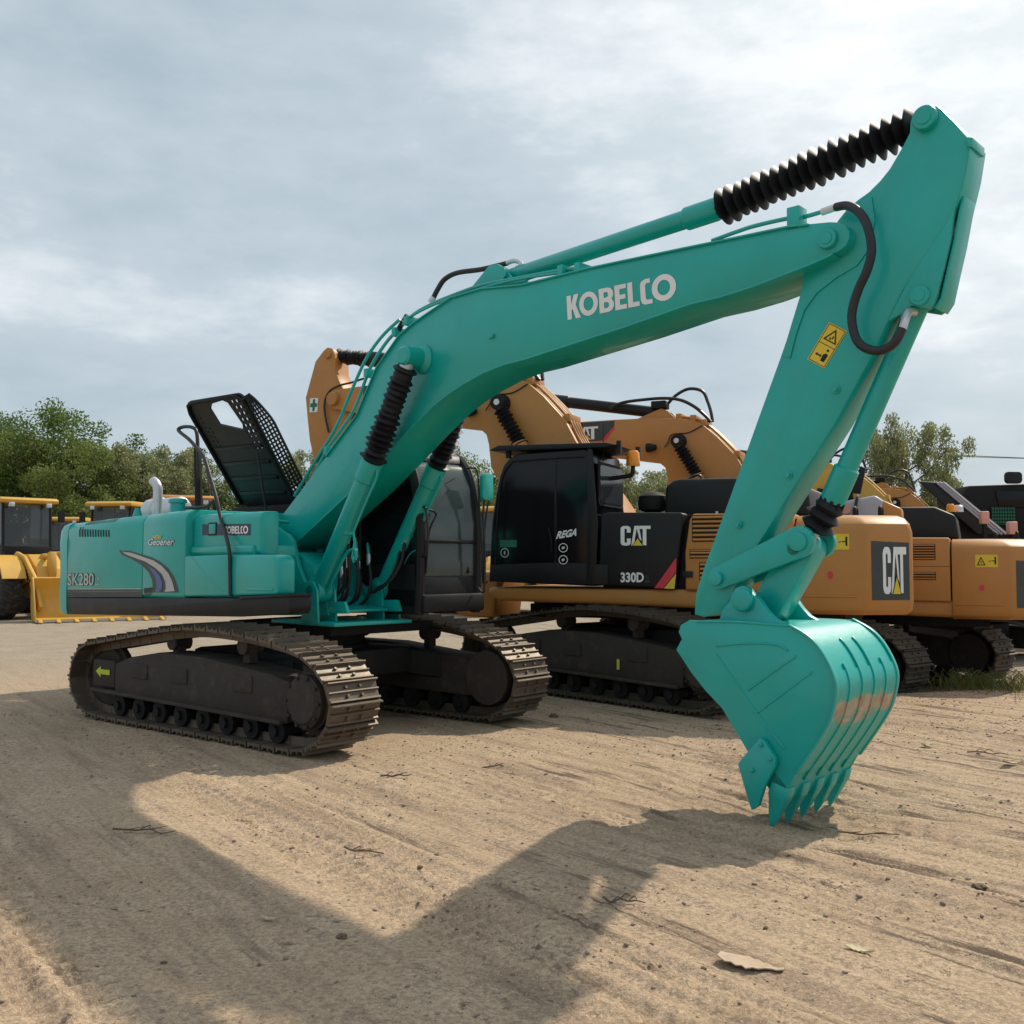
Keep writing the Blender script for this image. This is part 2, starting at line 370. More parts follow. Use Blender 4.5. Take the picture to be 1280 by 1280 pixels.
# ------------------------------------------------------------------ teal excavator
KX, KY = -2.39, 11.81
K = Frame(KX, KY, -43); KT = Frame(KX, KY, -39.2)
ex = empty('excavator', (KX, KY, 0), 0, 'big teal excavator in front, its bucket resting on the sandy ground and engine cover open', 'excavator')
up = Matrix.Rotation(R(-43), 4, 'Z'); lo_ = Matrix.Rotation(R(-39.2), 4, 'Z')
class Sub:    # build helper: parts are meshes whose own matrix carries the swing angle
    pass
def turn(o, m): o.matrix_local = m @ o.matrix_local
before = set(bpy.data.objects)
SW = .60
shoe_d = shoe_mesh(SW, .204, 'shoe')
track_group(ex, -1, SW, 2.60, 1.0, 48, shoe_d, 'frame')
track_group(ex, 1, SW, 2.60, 1.0, 48, shoe_d, 'frame')
a0 = KT.L(119,841,-1.52); a1 = KT.L(139,841,-1.52)
arrow = flat([[(0,.5),(.36,1),(.36,.72),(1,.72),(1,.28),(.36,.28),(.36,0)]])
decal('direction_arrow', arrow, 'lime', [o for o in bpy.data.objects if o.name.startswith('track_frame')][0], (-1.84,-1.515,.46), (.30,0,0), (0,0,.13), .006)
b = MB()
b.prism([(-.95,-.75),(-.75,-.95),(.75,-.95),(.95,-.75),(.95,.75),(.75,.95),(-.75,.95),(-.95,.75)], .52, .80, 'z')
for sx in (-1, 1):
    for sy in (-1, 1):
        b.add([(sx*.35,sy*.8,.50),(sx*.8,sy*.8,.50),(sx*1.2,sy*1.15,.42),(sx*.62,sy*1.15,.42),(sx*.35,sy*.8,.78),(sx*.8,sy*.8,.78),(sx*1.2,sy*1.15,.70),(sx*.62,sy*1.15,.70)],
              [(0,1,2,3),(4,7,6,5),(0,4,5,1),(1,5,6,2),(2,6,7,3),(3,7,4,0)])
b.build('centre_frame', 'matt_black', ex, .015)
b = MB(); b.lathe((0,0,.78), (0,0,1.0), [(0,.72),(.3,.72),(.32,.66),(.7,.66),(.72,.74),(1,.74)], 40); b.build('swing_ring', 'matt_black', ex)
for o in set(bpy.data.objects)-before:
    if o.parent == ex: turn(o, lo_)

before = set(bpy.data.objects)
def KP(px, py, y): x, z = K.L(px, py, y); return Vector((x, y, z))
def kout(pts, y, sc=1.0, ox=0, oy=0): return [K.L(p[0]/sc+ox, p[1]/sc+oy, y) for p in pts]
YS = -1.45
# deck and black skirt
b = MB(); b.prism([(-.7,-.55),(-.9,.6),(.3,1.25),(1.0,1.25),(1.05,-.42),(.8,-.5)], .99, 1.10, 'z'); b.build('deck', 'matt_black', ex, .01)
sk = kout([(84,747),(300,747.5),(362,744),(363,760),(360,768),(300,771),(86,768)], YS)
b = MB(); b.prism(sk, YS, YS+.24); skirt = b.build('side_skirt', 'black', ex, .012)
b = MB(); b.prism([(x, z) for x, z in kout([(300,745.5),(363,742.5),(363,746),(300,749)], YS)], YS-.015, YS+.25); b.build('skirt_lip', 'black', skirt, .006)
b = MB(); b.box(-2.6,-.3,YS+.1,-YS-.1,1.22,1.6); b.build('inner_frame', 'seam', ex)

def shell(b, x0, x1, z0, top0, top1, yo, yi, r, ends=True):
    """body panel: upright side at yo with a rounded shoulder, flat top in to yi"""
    s = 1 if yi > yo else -1; rings = []
    for x, zt in ((x0, top0), ((x0+x1)/2, (top0+top1)/2+.004), (x1, top1)):
        ring = [(x, yo+s*.03, z0), (x, yo, z0+.04)]
        ring += [(x, yo+s*(r-r*math.cos(R(a))), zt-r+r*math.sin(R(a))) for a in range(0, 91, 15)]
        ring += [(x, yi, zt), (x, yi, z0)]; rings.append(ring)
    b.loft(rings)
xs = [K.L(p, 700, YS)[0] for p in (84.5, 178, 231, 233, 315, 331)]
zt = [K.L(95, 657, YS)[1]+.04, K.L(178, 648, YS)[1]+.05, K.L(236, 642, YS)[1]+.05]
zb = K.L(150, 746, YS)[1]
b = MB(); shell(b, xs[0], xs[1]-.008, zb, zt[0], zt[1], YS, .2, .13); door1 = b.build('engine_side_door', 'teal', ex, .012)
b = MB(); shell(b, xs[1]+.004, xs[2], zb, zt[1], zt[2], YS, .2, .13); door2 = b.build('pump_side_door', 'teal', ex, .012)
b = MB(); shell(b, xs[0], xs[2], zb, zt[0]-.03, zt[2]-.03, -YS, .25, .13); b.build('left_side_door', 'teal', ex, .012)
# counterweight, rounded at the rear
cwb, cwt = K.L(84, 768, YS)[1], zt[0]
fp = [(xs[0]-.01,YS-.005)]+[(xs[0]-.20,YS+.01)]+[(xs[0]-.20-.28*math.sin(R(a)), YS+.29-.28*math.cos(R(a))) for a in (20,40,60,80)]
fp += [(xs[0]-.52,-.8),(xs[0]-.56,-.3)]
fp = fp+[(x,-y) for x, y in reversed(fp)]
b = MB(); rings = []
for z, ins in ((cwb,.10),(cwb+.06,.03),(cwb+.3,.0),(cwb+.5,.02),(cwt-.25,.0),(cwt-.10,.02),(cwt-.03,.07),(cwt,.16)):
    rings.append([(x+ins*.7 if x < xs[0]-.05 else x, y-math.copysign(ins*.45 if z > cwb+.2 else ins*.2, y), z) for x, y in fp])
b.loft(rings); cw = b.build('counterweight', 'teal', ex, 0, sharp=50)
# vents in two rows on the shoulder
for row, (ya, yb_, n, xa, xb) in enumerate([(656,652,12,103,142),(671,660,12,99.5,139)]):
    b = MB()
    for i in range(n):
        x0 = xa+(xb-xa)*i/n; w = (xb-xa)/n*.5
        if row == 0:
            X0 = K.L(x0, 660, YS)[0]; X1 = K.L(x0+w, 660, YS)[0]
            X0 = K.L(x0, 660, YS)[0]; X1 = K.L(x0+w*.9, 660, YS)[0]; zt_ = zt[0]+(zt[1]-zt[0])*((X0+X1)/2-xs[0])/(xs[1]-xs[0])
            for q_ in range(3):
                th0, th1 = R(38+q_*12), R(38+(q_+1)*12); pt = lambda th, x: (x+.02*math.sin(th), YS+.13-.134*math.cos(th), zt_-.13+.134*math.sin(th))
                b.add([pt(th0,X0), pt(th0,X1), pt(th1,X1), pt(th1,X0)], [(0,1,2,3)])
        else:
            X0, z0 = K.L(x0, ya, YS); X1, z1 = K.L(x0+w, yb_, YS)
            b.add([(X0,YS-.004,z0),(X1,YS-.004,z0),(X1-.01,YS-.004,z1-.03),(X0-.01,YS-.004,z1-.03),(X1-.012,YS+.012,z1+.01),(X0-.012,YS+.012,z1+.01)], [(0,1,2,3),(3,2,4,5)])
    o = b.build('vent_slots', 'seam', door1)
# hydraulic cover box (upper) and fuel box (lower)
z1 = K.L(280, 691, YS)[1]; ztp = K.L(290, 643, -1.36)[1]
b = MB(); shell(b, xs[3], xs[4], z1-.02, ztp+.02, ztp+.02, -1.37, -1.14, .09); cover = b.build('tank_cover', 'teal', ex, .02)
b = MB(); shell(b, xs[3]+.02, K.L(316,680,-1.40)[0], z1-.03, K.L(290,682,-1.40)[1], K.L(290,682,-1.40)[1], -1.41, -.9, .03); b.build('cover_ledge', 'teal', cover, .01)
x5 = xs[4]
fb = [K.L(230,744,YS), K.L(359,742,YS), K.L(362,700,YS), K.L(360,694,YS), K.L(230,694,YS)]
zf = fb[4][1]
zl, zm, zr_ = K.L(230,746,YS)[1], K.L(288,745.5,YS)[1], K.L(346,743.5,YS)[1]; tl, tm, tr_ = K.L(230,695,YS)[1], K.L(288,693,YS)[1], K.L(346,693,YS)[1]
xm = K.L(287.5,740,YS)[0]; xr = K.L(347,715,YS)[0]
b = MB(); b.prism([(fb[0][0]+.01,zl),(xm,zm),(xm,tm),(fb[0][0]+.01,tl)], YS-.01, -1.2); fuel = b.build('fuel_box', 'teal', ex, .025, 3)
b = MB(); b.prism([(xm+.012,zm),(xr,zr_)]+arc(xr-.10, tr_-.10, .10, 0, 90, 5)+[(xm+.012,tm)], YS-.01, -1.24); tool = b.build('tool_box', 'teal', ex, .03, 3)
hx0, hz = K.L(310,736,YS); hx1 = K.L(343,736,YS)[0]; b = MB(); b.box(hx0, hx1, YS-.022, YS-.005, hz-.012, hz+.012); b.build('box_handle', 'teal', tool, .005)
b = MB(); c0 = KP(240,697,YS); c1 = KP(262,722,YS); c2 = KP(286,738,YS); b.tube([c0+Vector((.02,-.008,0)), c1+Vector((0,-.008,0)), c2+Vector((-.02,-.008,0))], .007, 6); b.build('pressed_crease', 'teal', fuel)
lx, lz = K.L(327,647,-1.35)
b = MB(); b.cyl((x5-.06,-1.35,ztp-.05), (x5-.06,-1.33,ztp-.05), .018, 10); b.build('cover_lock', 'chrome', cover)
# decals on the side
def sidepos(px, py, y=YS): return KP(px, py, y)
def side_decal(name, shape, mat, parent, x0, y0, x1, y1, y=YS, off=.004):
    O = sidepos(x0, y1, y); U = sidepos(x1, y1, y)-O; V = Vector((0, 0, (sidepos(x0, y0, y)-O).z)); U.z = U.z*1
    return decal(name, shape, mat, parent, O, U, V, off)
for i in range(5):
    side_decal('stripe', box2(), ('silver','dark_vinyl','dark_vinyl','dark_vinyl','dark_vinyl')[i], door1, 84.5, (735.6,737.2,739.6,742,744.3)[i], 177.4, (736.2,738.8,741.4,743.7,746.2)[i])
for i in range(4):
    side_decal('stripe', box2(), 'dark_vinyl', door2, 180.5, 735+i*2.4, (193,191,190,189)[i], 736.8+i*2.4)
b_ = text('SK280', .035); side_decal('model_number', b_, 'dark_vinyl', door1, 84.2, 716.4, 118.4, 732.6, off=.004)
b_ = text('SK280', .012); side_decal('model_number', b_, 'silver', door1, 85.0, 717, 117.8, 732, off=.008)
b_ = text('LC', .02); side_decal('model_number', b_, 'silver', door1, 119.5, 723, 124.5, 731.8)
OUT = [(355,352),(412,354),(470,372),(520,388),(560,408),(600,440),(628,480),(645,520),(655,562),(480,562),(480,545),(525,535),(522,500),(505,462),(470,425),(420,395),(372,374)]
INN = [(372,358),(420,364),(480,385),(530,402),(572,430),(604,465),(624,505),(636,555),(585,560),(592,540),(590,510),(572,470),(540,440),(490,408),(440,390),(395,374)]
BLU = [(500,428),(535,448),(562,480),(575,512),(572,545),(560,560),(538,560),(545,540),(545,510),(535,475)]
def zz(pts): return flat([[(p[0]/4+60, -(p[1]/4+600)) for p in pts]])
def pxdecal(name, pts, mat, parent, y, off):
    b = MB(); v, f = zz(pts); vs = [KP(q[0], -q[1], y)+Vector((0,-off,0)) for q in v]; b.add(vs, f)
    me = bpy.data.meshes.new(name); me.from_pydata(b.v, [], b.f); me.materials.append(M[mat]); o = bpy.data.objects.new(name, me); COL.objects.link(o); o.parent = parent
pxdecal('swoosh', OUT, 'dark_vinyl', door2, YS, .004); pxdecal('swoosh', INN, 'silver', door2, YS, .007); pxdecal('swoosh', BLU, 'blue', door2, YS, .007)
side_decal('badge', text('Geoener', .045, shear=.25), 'dark_vinyl', door2, 185.3, 672.6, 218.8, 682.4, off=.004)
side_decal('badge', text('Geoener', .015, shear=.25), 'white', door2, 186, 673.2, 218, 681.8, off=.008)
side_decal('badge', text('NEW', .03, shear=.2), 'sticker', door2, 192, 669, 203, 674, off=.010)
side_decal('name_plate', box2(), 'navy', cover, 253, 655.5, 313.5, 669, y=-1.37)
side_decal('name_lettering', logo_wide(), 'white', cover, 281, 657.8, 311, 667.2, y=-1.37, off=.008)
pl = KP(262,662,-1.37); b = MB(); b.box(pl.x, pl.x+.13, -1.385, -1.36, pl.z-.05, pl.z+.06); b.build('latch', 'teal', cover, .01)
b = MB(); b.box(pl.x-.012, pl.x+.142, -1.378, -1.36, pl.z-.062, pl.z+.072); b.build('latch_recess', 'matt_black', cover)
# exhaust, breather, air cleaner
q = KP(197,634,-.75); hgt = K.L(193,600,-.75)[1]
b = MB(); b.tube([(q.x,q.y,q.z-.25),(q.x,q.y,q.z),(q.x,q.y,hgt-.14),(q.x-.02,q.y-.01,hgt-.06),(q.x-.09,q.y-.02,hgt-.01)], .058, 16); b.build('exhaust_pipe', 'chrome', ex)
b = MB(); b.lathe((q.x-.02,q.y-.25,q.z-.25),(q.x-.02,q.y-.25,q.z-.02),[(0,.07),(.6,.06),(1,.03)],12); b.build('pipe_clamp', 'teal', ex)
q = KP(222,640,-1.0); b = MB(); b.lathe((q.x,q.y,q.z-.15),(q.x,q.y,q.z+.155),[(0,.085),(.82,.085),(.84,.105),(.96,.105),(1,.085)],20); b.build('filler_cap', 'teal', ex)
q = KP(205,634,-.35); b = MB(); b.lathe((q.x-.35,q.y,q.z-.04),(q.x+.45,q.y,q.z-.04),[(0,.12),(.03,.16),(.3,.16),(.31,.175),(.34,.175),(.35,.16),(.97,.16),(1,.12)],24); b.build('air_cleaner', 'chrome', ex)
# handrails
rail = [(288,745),(287.5,715),(286,685),(277,652),(270,622),(261,591),(255,572),(247,561),(236,549),(226,541),(223,536.5),(230,533.5),(241,534.5),(246,542),(247.5,570),(248,600)]
b = MB(); b.tube([KP(p[0], p[1], -1.47 if i < 3 else -1.42+.014*i) for i, p in enumerate(rail)], .020, 10); hr = b.build('handrail', 'hose', ex)
b = MB(); p0 = KP(247,560,-1.2); p1 = KP(248.5,632,-1.2); b.tube([p0, p1, p1-Vector((0,0,.12))], .042, 10, smooth=False); b.build('rail_post', 'matt_black', hr)
b = MB(); b.tube([KP(232,635,-1.3),KP(252,634,-1.28),KP(260,632,-1.28),KP(269,624,-1.28)], .018, 8); b.build('rail_bracket', 'hose', hr)
b = MB(); b.tube([KP(318,651,-1.0),KP(345,651.5,-.9),KP(360,653,-.6)], .018, 8); b.build('cross_rail', 'teal', ex)
# black bay behind the covers
b = MB(); b.box(-2.0, K.L(322,690,-.42)[0], -1.12, .9, 1.2, zt[2]-.06); b.build('engine_bay', 'matt_black', ex, .01)

# open engine cover: a pressed shell with grille openings
BL, BR, TL, TR = KP(304,634,.35), KP(374,634,.35), KP(230,503,-.5), KP(303,491,-.5)
nrm = (BR-BL).cross(TL-BL).normalized()
if nrm.y < 0: nrm = -nrm
Wd = (BR-BL+TR-TL)*.5; Up = (TL-BL+TR-BR)*.5
def HP(u, v, h=0):
    p = (BL*(1-u)+BR*u)*(1-v)+(TL*(1-u)+TR*u)*v
    return p+nrm*h
def inside(q, pts):
    c = False; n = len(pts)
    for i in range(n):
        (x1, y1), (x2, y2) = pts[i], pts[(i+1) % n]
        if (y1 > q[1]) != (y2 > q[1]) and q[0] < (x2-x1)*(q[1]-y1)/(y2-y1)+x1: c = not c
    return c
outl = rrect(0, 1, 0, 1, .10, 5)
holes = [[(.38,.77),(.72,.70),(.76,.75),(.70,.94),(.64,.965),(.42,.95),(.36,.91)]]
for r_ in range(9):
    v0 = .955-r_*.052; nc = 3 if r_ < 6 else 3
    for c_ in range(3):
        u0 = (.76 if r_ > 0 else .74)+c_*.072; 
        hl = .026 if r_ < 6 else .012
        if u0+.055 < .985: holes.append([(u0, v0-hl), (u0+.052, v0-hl), (u0+.052, v0), (u0, v0)])
for r_ in range(7):
    for c_ in range(3):
        if c_ == 2 and r_ < 2: continue
        u0 = .055+c_*.065; v0 = .87-r_*.042-c_*.012
        if r_ >= 5 and c_ == 0: continue
        holes.append([(u0,v0-.026),(u0+.035,v0-.026),(u0+.035,v0),(u0,v0)])
hv, hf = flat([outl]+holes)
b = MB(); th = .03; n0 = len(hv)
b.add([HP(p[0], p[1], 0) for p in hv]+[HP(p[0], p[1], th) for p in hv], [f for f in hf]+[tuple(i+n0 for i in reversed(f)) for f in hf])
for o_ in [outl]+holes:      # edges of the sheet and of each opening
    n = len(o_); b.add([HP(p[0], p[1], 0) for p in o_]+[HP(p[0], p[1], th) for p in o_], [(i, (i+1) % n, (i+1) % n+n, i+n) for i in range(n)])
hood = b.build('engine_cover', 'black', ex)
# deep flange down the far side with its own grid
def flange(u, name, d):
    b = MB(); nb = 30; dv = lambda v: d*min(1, max(.05, (1.0-v)/.30))**.55
    for i in range(nb+1):
        v = i/nb*.96; D_ = dv(v); t = .013
        b.loft([[HP(u-.0, v, h), HP(u, v+t, h), HP(u+.012, v+t, h), HP(u+.012, v, h)] for h in (0, D_)])
    for k in (0, .25, .5, .75, 1.0):
        pts = [HP(u+.006, v/20*.97, dv(v/20*.97)*k+.005) for v in range(21)]
        b.tube(pts, .013 if k < 1 else .018, 6, smooth=False)
    b.build(name, 'black', hood)
flange(1.0, 'side_grille', .20)
b = MB(); b.tube([HP(.02,.03,-.02),HP(.02,.9,-.02),HP(.06,.97,-.02),HP(.12,.985,-.02),HP(.9,.985,-.02),HP(.97,.95,-.02),HP(.985,.88,-.02),HP(.985,.03,-.02)], .022, 8, smooth=False); b.build('cover_rim', 'matt_black', hood)
for v in (.12,.26,.40,.54):
    b = MB(); b.loft([[HP(u,v,-.001),HP(u,v+.006,-.02),HP(u,v+.03,-.02),HP(u,v+.036,-.001)] for u in (.1,.9)]); b.build('stiffener', 'black', hood, .004)
b = MB(); b.tube([HP(.8,.5,-.03), HP(.75,-.02,-.30)], .014, 8, smooth=False); b.build('stay_rod', 'hose', hood)
b = MB(); b.box(BL.x-.05, BR.x+.1, .2, .9, BL.z-.35, BL.z-.01); b.build('hinge_box', 'matt_black', hood, .02)

# boom foot bracket plates and centre section
for s in (-1, 1):
    y = s*.36
    pts = kout([(333,668),(335,661),(341,657.5),(349,659),(355,664),(362,668),(368,676),(371,690),(375,708),(382,726),(393,735),(404,735),(409,742),(411,755),(413,769),(345,769),(338,740),(336,700)], -.36)
    b = MB(); b.prism(pts, y-.025, y+.025); br = b.build('boom_bracket', 'teal', ex, .006)
    b = MB(); p = KP(341,669,-.36); b.cyl((p.x, y+s*.02, p.z), (p.x, y+s*.05, p.z), .03, 12); b.build('pin_cap', 'seam', br)
    b = MB(); b.prism(kout([(410,752),(432,752),(436,767),(410,767)], -.36), y-.02, y+.02); b.build('bracket_foot', 'teal', br, .005)
b = MB(); b.prism([K.L(p[0], p[1], -.36) for p in [(335,765),(335,700),(365,690),(385,706),(392,738),(398,757),(425,763),(425,766)]], -.30, .30); b.build('swing_frame', 'teal', ex, .01)
b = MB(); b.box(K.L(345,765,-.5)[0], K.L(424,765,-.5)[0], -.56, .50, 1.105, 1.145); b.build('base_flange', 'teal', ex, .008)

# boom
BW = .27
top = [(330,672),(338,656),(349,646),(372,616),(406,570),(444,519),(469,459),(497,419),(515,403),(531,392),(562,371),(600,359.5),(650,355),(734,334),(781,324),(860,307.5),(916,296),(985,281.5),(1010,279),(1035,276.5),(1047,277)]
nose = [(1056,281),(1060,288),(1060,297),(1056,306),(1047,313),(1030,320)]
bot = [(1010,329.5),(938,357.5),(900,369.5),(860,379),(781,407),(719,427),(656,447.5),(630,454),(603,465),(578,479),(560,491),(540,507),(515,532),(480,570),(444,608),(410,640),(377,671),(362,684),(345,688)]
bo = kout(smooth2(top[:8],2)+top[8:]+nose+bot, -BW)
b = MB(); b.prism(bo, -BW+.02, BW-.02); boom = b.build('boom', 'teal', ex, .006)
# lower and upper flange plates stand a little proud of the webs
fl = kout([(1040,316),(1025,323)]+bot[0:17], -BW); flo = [(x+.0, z) for x, z in fl]
def strip(pts, w, d, y0, y1):
    b = MB(); P = [Vector((x, 0, z)) for x, z in pts]; rings = []
    for i, p in enumerate(P):
        t = (P[min(i+1, len(P)-1)]-P[max(i-1, 0)]).normalized(); nn = Vector((-t.z, 0, t.x))*d
        rings.append([(p.x, y0, p.z), (p.x, y1, p.z), (p.x+nn.x, y1, p.z+nn.z), (p.x+nn.x, y0, p.z+nn.z)])
    return b.loft(rings)
strip(fl, 1, .016, -BW, BW).build('lower_flange', 'teal', boom, .003)
strip(kout(top[4:19], -BW), 1, -.014, -BW, BW).build('upper_flange', 'teal', boom, .003)
def lettering_on(poly, x0, y0, x1, y1, tx, ty, mat, parent, y, name='lettering', off=.004):
    O = KP(x0, y0, y); return decal(name, poly, mat, parent, O, KP(x1, y1, y)-O, KP(tx, ty, y)-O, off)
lettering_on(logo_wide(), 710, 400, 846.5, 373, 708.5, 370.5, 'white', boom, -BW+.02, off=.004)
# pin bosses on the boom
def boss(px, py, y, r, parent, l=.05, mat='teal', name='pin_boss'):
    p = KP(px, py, y); b = MB(); s = -1 if y < 0 else 1
    b.lathe((p.x, y+s*-.02, p.z), (p.x, y+s*l, p.z), [(0,r),(.75,r),(.9,r*.92),(.91,r*.6),(1,r*.58)], 24); return b.build(name, mat, parent)
boss(1036,299,-BW+.02,.075,boom,.05); boss(857.5,310,.0,.001,boom) if False else None
p = KP(512,446,-.42)
b = MB(); b.lathe((p.x,-.52,p.z),(p.x,.52,p.z),[(0,.075),(.02,.10),(.08,.10),(.2,.105),(.24,.15),(.76,.15),(.8,.105),(.92,.10),(.98,.10),(1,.075)],28); b.build('cylinder_pin_boss', 'teal', boom)
p = KP(613,420,-BW); b = MB(); b.box(p.x-.03,p.x+.03,-BW-.0,-BW+.02,p.z-.02,p.z+.02); b.build('lifting_lug', 'teal', boom, .005)
# pipes along the back of the boom
def side_pipe(pts, r, y, name, mat='teal', parent=boom, n=8, smooth=True):
    b = MB(); b.tube([KP(q[0], q[1], y if len(q) < 3 else q[2]) for q in pts], r, n, smooth); return b.build(name, mat, parent)
side_pipe([(371,630),(385,608),(407,565),(430,532),(445,507),(462,462),(480,432),(497,412),(509,400),(520,391),(534,383),(556,373),(600,357),(640,349),(700,338),(726,335)], .018, -.20, 'boom_pipe')
side_pipe([(368,620),(380,600),(398,570),(420,534),(440,487),(458,448),(478,420),(500,399)], .018, .05, 'boom_pipe')
side_pipe([(505,401),(525,389),(552,377),(600,361),(648,349),(700,341)], .014, -.22, 'boom_pipe')
side_pipe([(890,301),(920,290),(945,282),(985,273),(1005,271),(1030,264)], .017, -.17, 'boom_pipe')
for q in ((497,414),(512,400),(462,465),(412,562),(705,337),(726,334)):
    p = KP(q[0], q[1], -.2); b = MB(); b.box(p.x-.03,p.x+.03,-.26,.1,p.z-.06,p.z+.03); b.build('pipe_clamp', 'teal', boom, .006)
p = KP(995,280,-.2); b = MB(); b.box(p.x-.05,p.x+.05,-.25,-.12,p.z-.06,p.z+.12); b.build('pipe_clamp', 'teal', boom, .008)
for q, y in (((500,410),-.2),((505,402),.03)):
    p = KP(q[0],q[1],y); b = MB(); b.cyl(p-Vector((.04,0,.03)), p+Vector((.05,0,.06)), .028, 6); b.build('hose_fitting', 'matt_black', boom)
# hose on the boom back and the loop at the elbow
side_pipe([(541,374,-.1),(547,362,-.09),(556,349,-.07),(572,341,-.05),(600,337,-.02),(618,333,0),(634,329,0)], .026, 0, 'hose', 'hose')
side_pipe([(538,378,-.12),(542,372,-.1)], .032, 0, 'hose_fitting', 'chrome'); side_pipe([(631,330,0),(642,326,0),(650,328,0),(651,334,0)], .024, 0, 'hose_fitting', 'chrome')
side_pipe([(1028,265,-.18),(1045,259,-.2)], .028, 0, 'hose_fitting', 'chrome')
hose = [(1045,259,-.21),(1058,257,-.24),(1070,262,-.28),(1081,275,-.31),(1088,297,-.32),(1089,318,-.32),(1083,340,-.32),(1073,362,-.31),(1066,385,-.31),(1065,403,-.31),(1070,423,-.31),(1080,434,-.31),(1095,438.5,-.31),(1110,435,-.31),(1121,425,-.30),(1128,411,-.28)]
side_pipe(hose, .031, 0, 'elbow_hose', 'hose', n=14)
side_pipe([(1128,412,-.27),(1131,402,-.25),(1134,394,-.2)], .028, 0, 'hose_fitting', 'chrome'); side_pipe([(1131,398,-.22),(1136,390,-.17),(1144,390,-.12)], .03, 0, 'hose_fitting', 'steel')
# arm cylinder
br_pts = kout([(592,372),(622,335),(632,333),(640,337),(650,349),(668,352),(668,362),(600,374)], 0)
for s in (-1, 1):
    b = MB(); b.prism(br_pts, s*.10-.02, s*.10+.02); b.build('cylinder_bracket', 'teal', boom, .005)
A0, A1, A2, A3 = KP(640,346,0), KP(866,272,0), KP(900,260,0), KP(1150,153,0)
def cyl_part(parent, name, p0, p1, r, head_from=.86, hr=1.25, mat='teal'):
    b = MB(); b.lathe(p0, p1, [(0,r*.8),(.01,r),(head_from-.01,r),(head_from,r*hr),(.985,r*hr),(1,r*1.1)], 28); return b.build(name, mat, parent)
def ring_bolts(parent, p0, p1, r, n=10):
    d = (p1-p0).normalized(); a = d.orthogonal().normalized(); c = d.cross(a); b = MB()
    for i in range(n):
        o = (a*math.cos(2*math.pi*i/n)+c*math.sin(2*math.pi*i/n))*r; b.cyl(p1+o-d*.02, p1+o+d*.025, .013, 6)
    return b.build('gland_bolt_ring', 'matt_black', parent)
def boot(parent, p0, p1, r_in, r_out, n, mat='rubber', taper=None, droop=0, jit=.0, name='rod_boot', seg=26):
    """pleated boot over a rod, every pleat a little different"""
    p0, p1 = Vector(p0), Vector(p1); d = p1-p0; L = d.length; d.normalize(); a = d.orthogonal().normalized(); c = d.cross(a); vs = []; rings = []
    rr = random.Random(n)
    for i in range(2*n+1):
        t = i/(2*n); ro = r_out if taper is None else r_out+(taper-r_out)*t
        r = r_in if i % 2 == 0 else ro*(1+rr.uniform(-jit, jit))
        tilt = rr.uniform(-jit, jit)*.25; tw = rr.uniform(0, 6.28)
        cen = p0+d*L*t+Vector((0,0,-droop*math.sin(math.pi*t)))
        rings.append([cen+(a*math.cos(2*math.pi*k/seg)+c*math.sin(2*math.pi*k/seg))*r*(1+.03*math.sin(3*2*math.pi*k/seg+tw))+d*tilt*r*math.cos(2*math.pi*k/seg+tw) for k in range(seg)])
    b = MB(); b.loft(rings); return b.build(name, mat, parent, sharp=40)
ac = cyl_part(ex, 'arm_cylinder', A0, A2, .078, .865, 1.22)
ring_bolts(ac, A0, A2, .075, 12)
b = MB(); b.cyl((A0.x,-.15,A0.z),(A0.x,.15,A0.z),.06,20); b.build('cylinder_pin', 'teal', ac)
boot(ac, A2, A3+(A2-A3).normalized()*.02, .074, .145, 20, jit=.07, droop=-.0)
p = KP(650,341,0); b = MB(); b.box(p.x-.02,p.x+.1,-.05,.05,p.z-.02,p.z+.06); b.build('port_block', 'teal', ac, .008)

